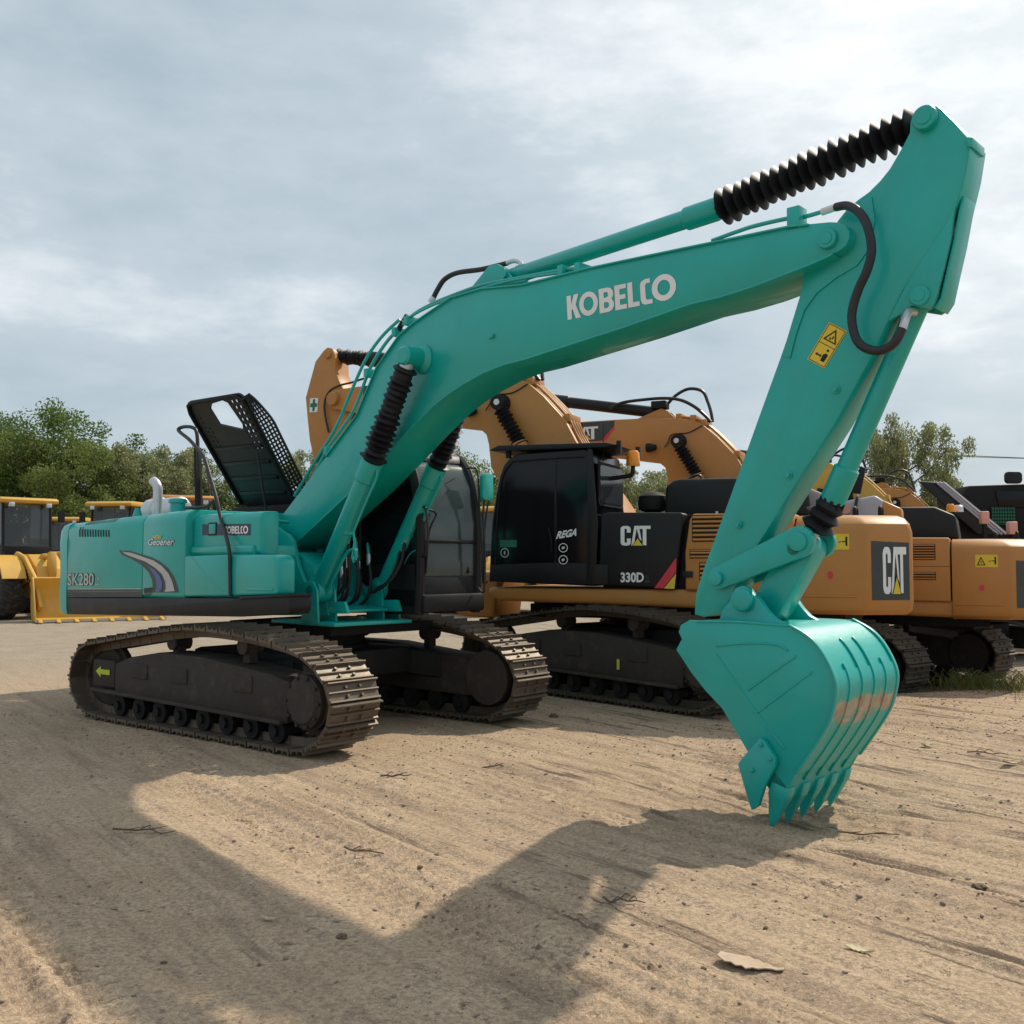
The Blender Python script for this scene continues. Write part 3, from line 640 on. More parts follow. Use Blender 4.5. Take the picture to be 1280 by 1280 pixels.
# boom cylinders
for s in (-1, 1):
    yc = s*.44
    def Q(px, py): v = KP(px, py, -.44); return Vector((v.x, yc, v.z))
    c0, c1, c2, c3 = Q(399,738), Q(466,576), Q(471,564), Q(510,452)
    bc = cyl_part(ex, 'boom_cylinder', c0, c1, .098, .86, 1.16)
    ring_bolts(bc, c0, c1, .095, 12)
    b = MB(); b.cyl((c0.x,yc-.09,c0.z),(c0.x,yc+.09,c0.z),.13,24); b.build('foot_eye', 'teal', bc, .008)
    b = MB(); b.cyl((c0.x,yc-.13,c0.z),(c0.x,yc+.13,c0.z),.055,16); b.build('foot_pin', 'teal', bc)
    boot(bc, c1, c3+(c2-c3).normalized()*.06, .092, .132, 17, taper=.112, jit=.14)
    b = MB(); b.lathe(c3+(c2-c3).normalized()*.09, c3, [(0,.07),(.5,.07),(1,.06)], 14); b.build('rod_end', 'chrome', bc)
    b = MB(); d = (c1-c0); sd = Vector((d.z,0,-d.x)).normalized()
    b.tube([c0+d*.98+sd*.11, c0+d*.93+sd*.15, c0+d*.75+sd*.14, c0+d*.52+sd*.14, c0+d*.47+sd*.22, c0+d*.38+sd*.27, c0+d*.36+sd*.33], .014, 8, smooth=False); b.build('cylinder_pipe', 'teal', bc)
    b = MB(); b.tube([c0+d*.03+sd*.12, c0+d*.25+sd*.15, c0+d*.36+sd*.17, c0+d*.42+sd*.23, c0+d*.43+sd*.29, c0+d*.38+sd*.33], .017, 8); b.build('cylinder_pipe', 'teal', bc)
    b = MB(); b.box(c0.x+.35, c0.x+.52, yc-.06, yc+.06, c0.z+.58, c0.z+.62); b.build('pipe_clamp', 'teal', bc, .006)
    for i, (ox, oz) in enumerate(((.36,.52),(.43,.56))):
        s0 = Vector((c0.x+ox, yc-s*.05, c0.z+oz)); 
        b = MB(); b.tube([s0, s0+Vector((-.03,-s*.03,-.25)), s0+Vector((-.12,-s*.10,-.45)), s0+Vector((-.30,-s*.16,-.56))], .019, 8); b.build('hose', 'hose', bc)
        b = MB(); b.cyl(s0+Vector((.015,0,.05)), s0+Vector((-.012,0,-.06)), .024, 8); b.build('hose_fitting', 'steel', bc)
    b = MB(); b.prism([(c0.x-.14,1.12),(c0.x+.16,1.12),(c0.x+.13,c0.z),(c0.x+.06,c0.z+.1),(c0.x-.06,c0.z+.1),(c0.x-.13,c0.z)], yc+s*.10, yc+s*.13); b.prism([(c0.x-.14,1.12),(c0.x+.16,1.12),(c0.x+.13,c0.z),(c0.x+.06,c0.z+.1),(c0.x-.06,c0.z+.1),(c0.x-.13,c0.z)], yc-s*.13, yc-s*.10); b.build('cylinder_lug', 'teal', bc, .006)

# hoses looping between the feet of the two boom cylinders
for i, (y0_, x_, h_) in enumerate(((-.16,.62,.62),(-.08,.68,.56),(.02,.72,.66),(.10,.66,.52),(.18,.74,.60),(-.22,.78,.46))):
    zb_ = 1.2; b = MB(); b.tube([(x_-.35,y0_,zb_+.12),(x_-.10,y0_-.02,zb_+.05),(x_+.12,y0_+.03,zb_+.16),(x_+.17,y0_+.05,zb_+h_*.6),(x_+.10,y0_+.08,zb_+h_)], .020, 8); hs = b.build('hose', 'hose', ex)
    b = MB(); b.cyl((x_+.11,y0_+.07,zb_+h_-.06),(x_+.085,y0_+.085,zb_+h_+.06), .026, 8); b.build('hose_fitting', 'steel', hs)
    b = MB(); b.tube([(x_+.09,y0_+.08,zb_+h_+.05),(x_+.05,y0_+.10,zb_+h_+.16),(x_+.0,y0_+(.14 if y0_ > 0 else .10),zb_+h_+.17),(x_-.02,y0_+.18,zb_+h_+.08)], .016, 8); b.build('pipe', 'teal', hs)
# arm
AW = .13
ar_top = [(1137,166),(1138,152),(1141,143),(1147,136),(1154,132.5),(1163,131),(1172,133),(1178,138),(1192,152),(1214,177)]
ar_r = [(1208,215),(1201,244),(1183,282),(1160,315),(1129,362),(1108,405),(1089,446),(1044,529),(998,600),(956,667),(930,708),(922,728),(914,744),(905,765)]
ar_l = [(880,771),(868,768),(870,742),(880,710),(910,628),(940,545),(954,506),(975,448),(990,405),(1001,369),(1008,340),(1020,318),(1047,276),(1058,262),(1072,250),(1086,240),(1100,226),(1112,211),(1122,194),(1130,180)]
b = MB(); b.prism(kout(ar_top+ar_r+ar_l, -AW), -AW, AW); arm = b.build('arm', 'teal', ex, .006)
b = MB(); rr = kout([(1214,177),(1208,215),(1201,244),(1183,282),(1160,315),(1129,362),(1108,405),(1089,446),(1044,529),(998,600),(956,667),(930,708)], -AW)
strip(rr, 1, .004, -AW-.010, AW+.010).build('front_plate', 'teal', arm, .003)
for px, py, r in ((1158,149,.085),): boss(px, py, -AW, r, arm, .06)
bb = kout([(1137,166),(1150,180),(1172,178),(1214,180)], -AW)
b = MB(); e = KP(1214,176,-AW); b.prism([(e.x-.03,e.z+.03),(e.x+.015,e.z+.015),(e.x+.012,e.z-.05),(e.x-.02,e.z-.04)], -AW-.02, AW-.04); b.build('end_plate', 'teal', arm, .008)
# weld-on reinforcement plates (raised) on the near web
def raised(pts, y, t, name, parent, mat='teal', bev=.004):
    s = -1 if y < 0 else 1; b = MB(); b.prism(kout(pts, -abs(y)), y, y+s*t); return b.build(name, mat, parent, bev)
for s in (-1, 1):
    raised([(1006,343),(1018,322),(1045,280),(1072,254),(1090,246),(1094,275),(1088,310),(1072,332),(1045,348),(1022,366),(1006,388),(995,420),(988,448),(978,445),(990,405),(1001,369)], s*AW, .010, 'elbow_plate', arm)
    raised([(1201,246),(1195,262),(1190,300),(1182,335),(1173,370),(1169,381),(1160,386),(1141,383),(1132,391),(1120,398),(1112,402),(1135,356),(1162,315),(1183,284)], s*(AW-.02), .03, 'cylinder_web', arm)
b = MB(); cp = kout([(1201,244),(1197,262),(1190,300),(1182,335),(1174,372),(1166,384)], -AW); strip(cp, 1, .02, -AW+.02, AW-.03).build('web_flange', 'teal', arm, .003)
boss(1151,370,-AW,.07,arm,.04)
for q in ((1046,487),(987,594),(924,656)):
    p = KP(q[0], q[1], -AW); b = MB(); b.lathe((p.x,-AW,p.z),(p.x,-AW-.04,p.z),[(0,.03),(.4,.03),(.42,.018),(1,.018)],10); b.build('lifting_lug', 'teal', arm)
st = [(1037,402.5),(1059.5,413),(1031,461),(1009.5,449)]
O = KP(1009.5,449,-AW); U = KP(1031,461,-AW)-O; V = KP(1037,402.5,-AW)-O
s_ = decal('warning_sticker', box2(), 'sticker', arm, O, U, V, .005)
decal('sticker_border', flat([[(.04,.02),(.96,.02),(.96,.98),(.04,.98)],[(.07,.035),(.93,.035),(.93,.49),(.07,.49)],[(.07,.505),(.93,.505),(.93,.965),(.07,.965)]]), 'dark_vinyl', arm, O, U, V, .007)
decal('warning_triangle', flat([[(.16,.60),(.88,.60),(.52,.92)],[(.26,.625),(.78,.625),(.52,.86)]]), 'black', arm, O, U, V, .008)
decal('warning_symbol', flat([[(.44,.64),(.50,.64),(.50,.70),(.44,.70)],[(.54,.68),(.60,.68),(.60,.75),(.54,.75)],[(.60,.12),(.80,.12),(.82,.30),(.70,.33),(.58,.28)],ell(.69,.40,.06,.03,10),[(.20,.22),(.30,.26),(.30,.235),(.46,.235),(.46,.26),(.56,.22),(.46,.18),(.46,.205),(.30,.205),(.30,.18)]]), 'black', arm, O, U, V, .008)

# bucket cylinder
C0, C1, C2 = KP(1153,370,0), KP(1040,628,0), KP(1006,684,0)
bcy = cyl_part(ex, 'bucket_cylinder', C0, C1, .075, .83, 1.24)
ring_bolts(bcy, C0, C1, .085, 10)
boot(bcy, C1, C1+(C2-C1).normalized()*.24, .085, .118, 3, jit=.2, name='rod_boot')
b = MB(); b.cyl(C1, C2, .045, 16); b.build('piston_rod', 'chrome', bcy)
b = MB(); dd = (C1-C0); sd = Vector((dd.z,0,-dd.x)).normalized(); sd = sd if sd.x > 0 else -sd
b.cyl((C0.x,-.07,C0.z),(C0.x,.07,C0.z),.10,20); b.build('cylinder_eye', 'teal', bcy, .01)
# linkage
def link(p0, p1, r0, r1, y, t, name, parent=ex):
    (x0, z0), (x1, z1) = p0, p1; a = math.atan2(z1-z0, x1-x0); pts = []
    for i in range(11): th = a+math.pi/2+math.pi*i/10; pts.append((x0+r0*math.cos(th), z0+r0*math.sin(th)))
    for i in range(11): th = a-math.pi/2+math.pi*i/10; pts.append((x1+r1*math.cos(th), z1+r1*math.sin(th)))
    b = MB(); b.prism(pts, y-t/2, y+t/2); return b.build(name, 'teal', parent, .006)
for s in (-1, 1):
    y = s*(AW+.035)
    def QL(px, py): return K.L(px, py, -(AW+.05))
    lk = link(QL(999,677), QL(897,723), .115, .085, y, .05, 'guide_link')
    for q, r in ((QL(999,677), .07), (QL(897,723), .055)):
        b = MB(); b.cyl((q[0], y, q[1]), (q[0], y+s*.055, q[1]), r, 20); b.build('pin_cap', 'teal', lk, .005)
q0, q1 = K.L(1007,686,0), K.L(966,757,0)
hl = link(q0, q1, .115, .12, 0, .22, 'bucket_link')
b = MB(); b.cyl((q0[0],-.19,q0[1]),(q0[0],.19,q0[1]),.05,16); b.build('link_pin', 'teal', hl)

# bucket
HB = .50
SIDE = [(862,775),(851,781),(848,790),(852,799),(845,812),(864,841),(882,864),(902,885),(920,915),(934,939),(948,962),(960,985),(972,1002),(985,985),(995,967),(1017,935),(1035,905),(1042,882),(1045,860),(1040,840),(1027,815),(1010,796),(986,782)]
bk = empty('bucket', (0,0,0), parent=ex)
def side_sheet(y, t):
    b = MB(); b.prism(kout(SIDE, -HB), y, y+t); return b.build('bucket_side', 'teal', bk, .005)
s1 = side_sheet(-HB, .03); s2 = side_sheet(HB-.03, .03)
back = [(868,776),(930,779),(986,783),(1010,797),(1027,815.5),(1040,840),(1045,860),(1042,882),(1035,905),(1017,935),(995,967),(984,985),(976,1001)]
bp = kout(smooth2(back, 3), -HB)
strip(bp, 1, -.03, -HB+.004, HB-.004).build('bucket_back', 'teal_worn', bk)
bpo = bp
for k, yy in enumerate((-.30,-.10,.10,.30)):
    a0_ = 12 if k in (0, 3) else 8
    seg_ = bp[10:33] if k in (1, 2) else bp[14:33]
    b = strip([(x, z) for x, z in seg_], 1, .014, yy-.012, yy+.012); b.build('wear_rib', 'teal_worn', bk, .003)
b = strip(bp[15:31], 1, .006, -HB+.02, HB-.02); b.build('wear_plate', 'teal_worn', bk)
for s in (-1, 1):
    rim = kout([(986,782),(1010,796),(1027,815),(1040,840),(1045,860),(1042,882),(1035,905),(1017,935),(995,967)], -HB)
    strip(smooth2(rim, 3), 1, .014, s*HB-.02, s*HB+.02).build('side_edge', 'teal', bk, .004)
# pressed ribs on the near side plate
def weld(pts, name='side_rib', w=.010):
    b = MB(); b.tube([KP(p[0]/4+820, p[1]/4+740, -HB-.002) for p in pts], w, 6); b.build(name, 'teal', bk)
weld([(200,148),(400,150),(540,160),(660,168)], w=.008); weld([(300,268),(460,255),(600,262),(660,290)], w=.009)
weld([(300,310),(430,500)], w=.007); weld([(460,490),(700,320)], w=.007); weld([(510,600),(780,400)], w=.007); weld([(430,500),(500,600),(640,780)], w=.007)
# side cutters
for s in (-1, 1):
    y = s*(HB+.005)
    pts = kout([(952,922),(958,926),(972,948),(971,958),(957,984),(950,1007),(942,1012),(935,990),(930,972),(925,955),(927,951)], -HB-.02)
    b = MB(); b.prism(pts, y-s*.0, y+s*.045)
    for q in ((953,930),(965,948),(942,962)):
        p = K.L(q[0], q[1], -HB-.03); b.cyl((p[0], y+s*.04, p[1]), (p[0], y+s*.065, p[1]), .018, 6)
    b.build('side_cutter', 'teal', bk, .004)
# cutting lip and teeth
l0 = KP(972,1000,-HB)
b = MB(); lp = kout([(948,968),(974,1004),(984,984),(960,952)], -HB); b.prism(lp, -HB, HB); b.build('cutting_lip', 'teal', bk, .005)
tip = K.L(960,1036,-HB); ro = K.L(972,992,-HB)
for i in range(5):
    y = -HB+.05+i*(2*HB-.10)/4; d = Vector((tip[0]-ro[0], 0, tip[1]-ro[1])); dn = d.normalized(); sd = Vector((-dn.z, 0, dn.x))
    base = Vector((ro[0], y, ro[1])); rings = []
    for t, w, h in ((-.25,.050,.070),(.10,.052,.070),(.18,.046,.062),(.55,.034,.042),(.85,.020,.022),(1.04,.010,.006)):
        c = base+d*t+sd*(.0)
        rings.append([c+sd*h+Vector((0,w,0)), c+sd*h-Vector((0,w,0)), c-sd*h-Vector((0,w,0)), c-sd*h+Vector((0,w,0))])
    b = MB(); b.loft(rings); b.build('tooth', 'teal', bk, .006)
# ears
ear = [(903,770),(906,762),(914,752),(917,742),(922,735),(930,732),(938,735),(944,743),(952,750),(960,762),(970,773),(984,781),(987,786),(900,782)]
for s in (-1, 1):
    y = s*.27
    b = MB(); b.prism(kout(ear, -.27), y-.03, y+.03); er = b.build('bucket_ear', 'teal', bk, .006)
    p = K.L(930,750,-.3); b = MB(); b.lathe((p[0], y+s*.025, p[1]), (p[0], y+s*.08, p[1]), [(0,.085),(.7,.085),(.9,.075),(1,.05)], 20); b.build('pin_cap', 'teal', bk)
p = K.L(930,750,-.3); b = MB(); b.cyl((p[0],-.27,p[1]),(p[0],.27,p[1]),.05,16); b.build('bucket_pin', 'teal', bk)

# cab (on the far side), seen through the gap beside the boom
cab = empty('cab', (0,0,0), parent=ex)
cx1 = 1.5; Y0, Y1 = .40, 1.34
side = [(-.35,1.2),(1.5,1.2),(1.52,1.5),(1.5,2.2),(1.38,2.75),(1.28,2.96),(1.12,3.05),(-.2,3.05),(-.35,2.95)]
b = MB(); b.box(-.35,1.48,Y0,Y1,1.26,1.5); b.build('cab_base', 'black', cab, .03)
# pillars, roof
def bar(pts, r, name='pillar', mat='black', parent=cab): 
    b = MB(); b.tube(pts, r, 8); return b.build(name, mat, parent)
for y in (Y0+.035, Y1-.035):
    bar([(1.47,y,1.2),(1.50,y,1.6),(1.50,y,2.2),(1.42,y,2.62),(1.30,y,2.88),(1.15,y,2.99),(.9,y,3.02)], .055)
    bar([(-.30,y,1.2),(-.30,y,2.9),(-.2,y,3.0)], .06); bar([(.45,y,1.2),(.45,y,3.0)], .045)
b = MB(); b.prism([(-.36,2.96),(1.12,2.96),(1.30,2.90),(1.24,3.0),(1.1,3.07),(-.28,3.09),(-.36,3.03)], Y0, Y1); b.build('cab_roof', 'black', cab, .03)
b = MB(); b.box(.1,.85,Y0+.15,Y1-.15,3.085,3.13); b.build('roof_hatch', 'black', cab, .015)
b = MB(); b.box(1.485,1.53,Y0,Y1,1.98,2.02); b.build('windscreen_bar', 'matt_black', cab, .01)
b = MB(); b.box(1.44,1.51,Y0,Y1,1.27,1.62); b.build('front_panel', 'black', cab, .02)
b = MB(); b.box(1.36,1.58,Y0+.02,Y1+.02,1.22,1.42); b.build('front_step', 'black', cab, .03)
def gl(pts, name, mat='glass', parent=cab):
    b = MB(); b.add(pts, [tuple(range(len(pts)))]); return b.build(name, mat, parent)
fr = [(1.505,1.62),(1.51,2.2),(1.44,2.62),(1.33,2.86),(1.2,2.96)]
b = MB(); b.loft([[(x, Y0+.07, z), (x, Y1-.07, z), (x-.008, Y1-.07, z), (x-.008, Y0+.07, z)] for x, z in fr]); b.build('windscreen', 'glass', cab)
for y in (Y0+.03, Y1-.03):
    b = MB(); b.prism([(-.25,1.45),(1.44,1.45),(1.47,2.2),(1.36,2.66),(1.2,2.92),(-.25,2.96)], y-.004, y+.004); b.build('side_window', 'glass_dark' if y < .8 else 'glass', cab)
b = MB(); b.box(-.33,-.32,Y0+.05,Y1-.05,1.6,2.9); b.build('rear_window', 'glass', cab)
b = MB(); b.box(-.34,-.28,Y0,Y1,1.2,1.75); b.box(-.3,1.45,Y0,Y0+.02,1.2,1.75); b.build('inner_panel', 'black', cab)
b = MB(); b.prism([(.05,1.75),(.15,1.68),(.62,1.70),(.66,1.80),(.28,1.85),(.16,2.45),(.04,2.45)], .65, 1.12); seat = b.build('seat', 'matt_black', cab, .04, 3)
b = MB(); b.prism([(.05,2.45),(.14,2.45),(.12,2.65),(.04,2.65)], .75, 1.0); b.build('headrest', 'matt_black', cab, .03)
for y in (.55,1.2):
    b = MB(); b.box(.3,.85,y-.06,y+.06,1.5,2.02); b.tube([(.75,y,2.0),(.78,y,2.2)], .02, 8); b.build('control_console', 'matt_black', cab, .02)
b = MB(); b.tube([(1.42,.55,1.5),(1.40,.56,1.95),(1.40,.56,2.12)], .02, 6); b.tube([(1.38,1.2,2.0),(1.52,1.15,1.65)], .015, 6); b.build('travel_lever', 'matt_black', cab)
b = MB(); b.tube([(1.54,.48,1.65),(1.57,.50,2.1),(1.55,.62,2.3),(1.53,.48,2.35)], .012, 6); b.build('wiper', 'matt_black', cab)
bar([(1.52,.42,2.35),(1.62,.40,2.35),(1.66,.40,2.1),(1.62,.40,1.85),(1.52,.42,1.85)], .014, 'grab_rail', 'hose')
# mirror on its stalks ahead of the cab
def KX_(px, py, x): y, z = K.X(px, py, x); return Vector((x, y, z))
mi = bar([KX_(598,735,1.6),KX_(605,738,1.68),KX_(606,690,1.70),KX_(604,640,1.70),KX_(610,600,1.70)], .013, 'mirror_stalk', 'hose')
bar([KX_(583,586,1.45),KX_(590,585,1.6),KX_(597,592,1.66),KX_(600,650,1.68),KX_(604,700,1.70)], .011, 'mirror_brace', 'hose')
v = KX_(608,605,1.70)
b = MB(); b.prism(rrect(v.y-.085, v.y+.085, v.z-.19, v.z+.12, .05), v.x-.03, v.x+.035, 'x'); b.build('mirror', 'teal', cab, .015)
for o in set(bpy.data.objects)-before:
    if o.parent == ex: turn(o, up)

# ------------------------------------------------------------------ ochre excavators in the row behind
C = Frame(2.13, 14.5, 155); C2 = Frame(5.27, 17.45, 155)
def CP(px, py, y, fr=None): x, z = (fr or C).L(px, py, y); return Vector((x, y, z))
def cout(pts, y, fr=None): return [(fr or C).L(p[0], p[1], y) for p in pts]
ct = empty('excavator', (C.tx, C.ty, 0), 0, 'ochre and black excavator with tinted cab directly behind the teal one', 'excavator', 'ochre excavators parked in a row')
before = set(bpy.data.objects)
shoe_c = shoe_mesh(.66, .222, 'shoe_dark')
track_group(ct, -1, .66, 2.72, 1.07, 48, shoe_c, 'frame'); track_group(ct, 1, .66, 2.72, 1.07, 48, shoe_c, 'frame')
b = MB(); b.prism([(-1.0,-.8),(-.8,-1.05),(.8,-1.05),(1.0,-.8),(1.0,.8),(.8,1.05),(-.8,1.05),(-1.0,.8)], .5, .9, 'z'); b.build('centre_frame', 'matt_black', ct, .015)
tfc = [o for o in ct.children if o.name.startswith('track_frame')][0]
decal('step_sticker', box2(), 'sticker', tfc, (-1.72,-1.59,.60), (.11,0,0), (0,0,.09), .01)
decal('step_sticker', box2(), 'lime', tfc, (.65,-1.59,.42), (.05,0,0), (0,0,.13), .01)
b = MB(); b.cyl((0,0,.9), (0,0,1.25), .78, 36); b.build('swing_ring', 'matt_black', ct)
for o in set(bpy.data.objects)-before:
    if o.parent == ct: turn(o, Matrix.Rotation(R(-50), 4, 'Z'))
before = set(bpy.data.objects)
b = MB(); b.prism([(2.04,1.43),(2.02,1.33),(1.9,1.25),(-2.1,1.17),(-2.9,1.15),(-2.9,1.43)], -1.42, 1.46); b.build('swing_frame', 'orange', ct, .05, 3)
b = MB(); b.box(-2.6,1.6,-1.0,1.0,1.02,1.2); b.build('belly_plate', 'matt_black', ct)
b = MB(); b.box(-2.8,.4,-1.40,1.35,1.30,2.30); b.build('inner_frame', 'matt_black', ct)
# cab
cc = empty('cab', (0,0,0), parent=ct)
cab_pts = cout([(611,727),(612,690),(614,652),(619,618),(624,594),(629,581),(637,572),(648,567),(690,563.5),(731,560.5)], 1.5)+[(.50,3.22),(.44,2.44),(.44,1.46)]
b = MB(); b.prism(cab_pts, .34, 1.5); b.build('cab_shell', 'glass_dark', cc, .035, 3)
def cpan(pts, t, name, mat, par, off=0, bev=.004, y=1.5):
    b = MB(); b.prism(cout(pts, 1.5), y+off, y+off+t); return b.build(name, mat, par, bev)
cpan([(612,727),(613,706),(700,703),(760,706),(760,731)], .012, 'door_sill', 'black', cc)
cpan([(735,561),(741,562),(746,640),(748,655),(746,700),(742,729),(733,729),(735,650)], .014, 'rear_pillar', 'black', cc)
cpan([(693,570),(696,570),(696,706),(693,706)], .008, 'door_pillar', 'black', cc)
b = MB(); b.tube([CP(640,578,1.505), CP(628,596,1.505), CP(622,640,1.505), CP(619,706,1.505)], .014, 6); b.build('door_seal', 'matt_black', cc)
b = MB(); b.tube([CP(641,577,1.505), CP(690,573,1.505), CP(730,571,1.505)], .012, 6); b.build('door_seal', 'matt_black', cc)
b = MB(); b.tube([CP(686,660,1.52), CP(689,675,1.54), CP(689,690,1.52)], .012, 6); b.build('door_handle', 'matt_black', cc)
# rear window with its rubber frame
b = MB(); b.prism(rrect(.44,1.42,2.52,3.10,.06), .425, .445, 'x'); b.build('window_frame', 'matt_black', cc)
b = MB(); b.prism(rrect(.48,1.38,2.56,3.06,.05), .418, .43, 'x'); b.build('rear_window', 'glass_far', cc)
b = MB(); b.prism([(.16,3.30),(.3,3.335),(1.85,3.37),(2.0,3.31),(1.9,3.29),(.3,3.27)], .40, 1.52); b.build('roof_guard', 'black', cc, .01)
b = MB()
for x in (.15,1.75):
    for y in (.6,1.4): b.box(x-.03,x+.03,y-.03,y+.03,3.2,3.36)
b.build('guard_bracket', 'black', cc)
# decals on the cab side
def cdec(name, shape, mat, x0, y0, x1, y1, par, off=.016, y=1.5, fr=None):
    O = CP(x0, y1, y, fr); U = CP(x1, y1, y, fr)-O; V = Vector((0,0,(CP(x0, y0, y, fr)-O).z)); return decal(name, shape, mat, par, O, U, V, off)
O = CP(695.5,674,1.5); decal('lettering', text('REGA', .04, shear=.3), 'white', cc, O, CP(721,670,1.5)-O, CP(696.5,664.5,1.5)-O, .018)
for (a_, c_) in ((699,679),(699,694)):
    cdec('round_sticker', flat([ell(.5,.5,.5,.5),ell(.5,.5,.42,.42)]), 'white', a_, c_, a_+11.5, c_+11.5, cc, .02)
    cdec('round_sticker', flat([[(.3,.4),(.45,.3),(.7,.45),(.65,.7),(.5,.6),(.35,.65)]]), 'white', a_+1, c_+1, a_+10.5, c_+10.5, cc, .02)
cdec('round_sticker', flat([ell(.5,.5,.5,.5),ell(.5,.5,.40,.40)]), 'silver', 626, 685, 636.5, 697, cc, .008)
cdec('round_sticker', flat([[(.4,.2),(.6,.35),(.55,.8),(.35,.6)]]), 'silver', 627, 686, 635.5, 696, cc, .008)
cdec('green_sticker', box2(), 'deskgreen', 625, 675, 646, 684, cc, .006)
# side body
P1 = cout([(751,642),(760,640.5),(851,640.5),(854.5,643),(848,690),(844,736),(748,731)], 1.5)
b = MB(); b.prism(P1, .9, 1.5); bp1 = b.build('front_side_panel', 'black', ct, .03, 3)
b = MB(); b.box(-.72,.44,-1.40,.95,1.4,2.36); b.build('body_core', 'black', ct, .03)
mark_tall(bp1, CP(776,682,1.5), CP(813.5,682,1.5)-CP(776,682,1.5), Vector((0,0,CP(776,657.5,1.5).z-CP(776,682,1.5).z)), .005)
cdec('model_number', text('330D', .035), 'white', 776, 715.5, 805, 728, bp1, .006)
cdec('model_number', text('2L', .012), 'dark_vinyl', 806.5, 719, 813, 728, bp1, .006)
def cpoly(name, pts, mat, par, off, y=1.5):
    v, f = flat([[(p[0], -p[1]) for p in pts]]); me = bpy.data.meshes.new(name)
    me.from_pydata([CP(q[0], -q[1], y)+Vector((0,off,0)) for q in v], [], f); me.materials.append(M[mat]); o = bpy.data.objects.new(name, me); COL.objects.link(o); o.parent = par
cpoly('stripe_decal', [(818,735),(829,735.5),(845.3,715),(845.5,697)], 'red', bp1, .005)
cpoly('stripe_decal', [(830,735.6),(843,736),(845.2,717)], 'sticker', bp1, .005)
xw = lambda px: C.L(px, 690, 1.5)[0]
xa = C.L(856,690,1.5)[0]; xb = -2.08
b = MB(); b.prism([(xa,1.42),(xa+.0,1.9),(xa-.06,2.30),(xa-.10,2.38),(xb,2.36),(xb,1.40)], .9, 1.5); sp_ = b.build('side_panel', 'orange', ct, .03, 3)
def louvre(x0, x1, z0, z1, n, par, y=1.5):
    b = MB(); b.box(min(x0,x1), max(x0,x1), y-.03, y+.004, z0, z1); lv = b.build('vent', 'matt_black', par)
    b = MB()
    for i in range(n):
        z = z0+(z1-z0)*(i+.5)/n; h = (z1-z0)/n*.28; b.prism([(y+.004,z-h),(y+.018,z-h*.4),(y+.004,z+h)], min(x0,x1)+.01, max(x0,x1)-.01, 'x')
    b.build('louvre_slats', 'orange', par)
v0 = C.L(865,644,1.5); v1 = C.L(903,677,1.5); louvre(v0[0], v1[0]-.05, v1[1], v0[1], 6, sp_)
v0 = C.L(862,689,1.5); v1 = C.L(889,698,1.5); louvre(v0[0], v1[0]-.05, v1[1], v0[1], 2, sp_)
v0 = C.L(874,703,1.5); v1 = C.L(889,725,1.5); louvre(v0[0], v1[0]-.05, v1[1], v0[1], 4, sp_)
louvre(-1.40,-1.88, 2.03, 2.27, 6, sp_); louvre(-1.40,-1.88, 1.73, 1.85, 3, sp_)
b = MB(); b.box(xw(853),xw(866),1.50,1.515,1.58,1.66); b.build('latch', 'black', sp_, .004)
b = MB(); b.box(-1.32,-1.325,1.44,1.504,1.42,2.33); b.box(xb,xa-.05,1.44,1.504,1.93,1.935); b.build('panel_gap', 'seam', sp_)
# counterweight
fp = [(-2.10,1.50),(-2.88,1.50),(-2.95,1.47),(-3.36,1.20),(-3.39,1.14),(-3.36,.9),(-3.30,.4)]; fp = fp+[(-3.22,-.3),(-3.14,-1.0),(-3.02,-1.25),(-2.80,-1.5),(-2.10,-1.5)]
rings = []
for z, i_ in ((1.15,.09),(1.20,.02),(1.30,0),(2.12,0),(2.22,.03),(2.29,.10),(2.33,.2),(2.345,.4)):
    rings.append([(x+(i_*.9 if x < -2.5 else 0), y-math.copysign(i_, y), z) for x, y in fp])
b = MB(); b.loft(rings); cwt_ = b.build('counterweight', 'orange', ct, .012, sharp=40)
b = MB(); b.box(-2.80,-2.14,1.498,1.512,1.36,1.38); b.build('lower_ridge', 'orange', cwt_, .005)
e0 = Vector((-2.95,1.47,0)); e1 = Vector((-3.36,1.20,0)); U = (e1-e0); 
b = MB(); nrm_ = Vector((-(U.y), U.x, 0)).normalized(); nrm_ = nrm_ if nrm_.dot(Vector((-1,1,0))) > 0 else -nrm_
def onp(u, z, o=0): return e0+U*u+Vector((0,0,z))+nrm_*o
b.add([onp(.02,1.33,.004),onp(.98,1.33,.004),onp(.98,2.0,.004),onp(.02,2.02,.004)], [(0,1,2,3)]); b.build('logo_panel', 'dark_vinyl', cwt_)
mark_tall(cwt_, onp(.30,1.40,.006), U*.60, Vector((0,0,.55)), .003)
O = CP(1037,688,1.5); warning(cwt_, (-2.42,1.5,1.92), (-.30,0,0), (0,0,.185), .005)
v, f = flat([ell(0,0,.035,.05,9)]); decal('red_paint_spot', (v, f), 'red', cwt_, (-2.50,1.5,1.62), (-1,0,0), (0,0,1), .004)
b = MB()
for x in (-2.7,-3.0):
    b.tube([(x,.55,2.33),(x,.55,2.43),(x,.65,2.45),(x,.75,2.43),(x,.75,2.33)], .025, 8)
b.build('lifting_eye', 'matt_black', cwt_)
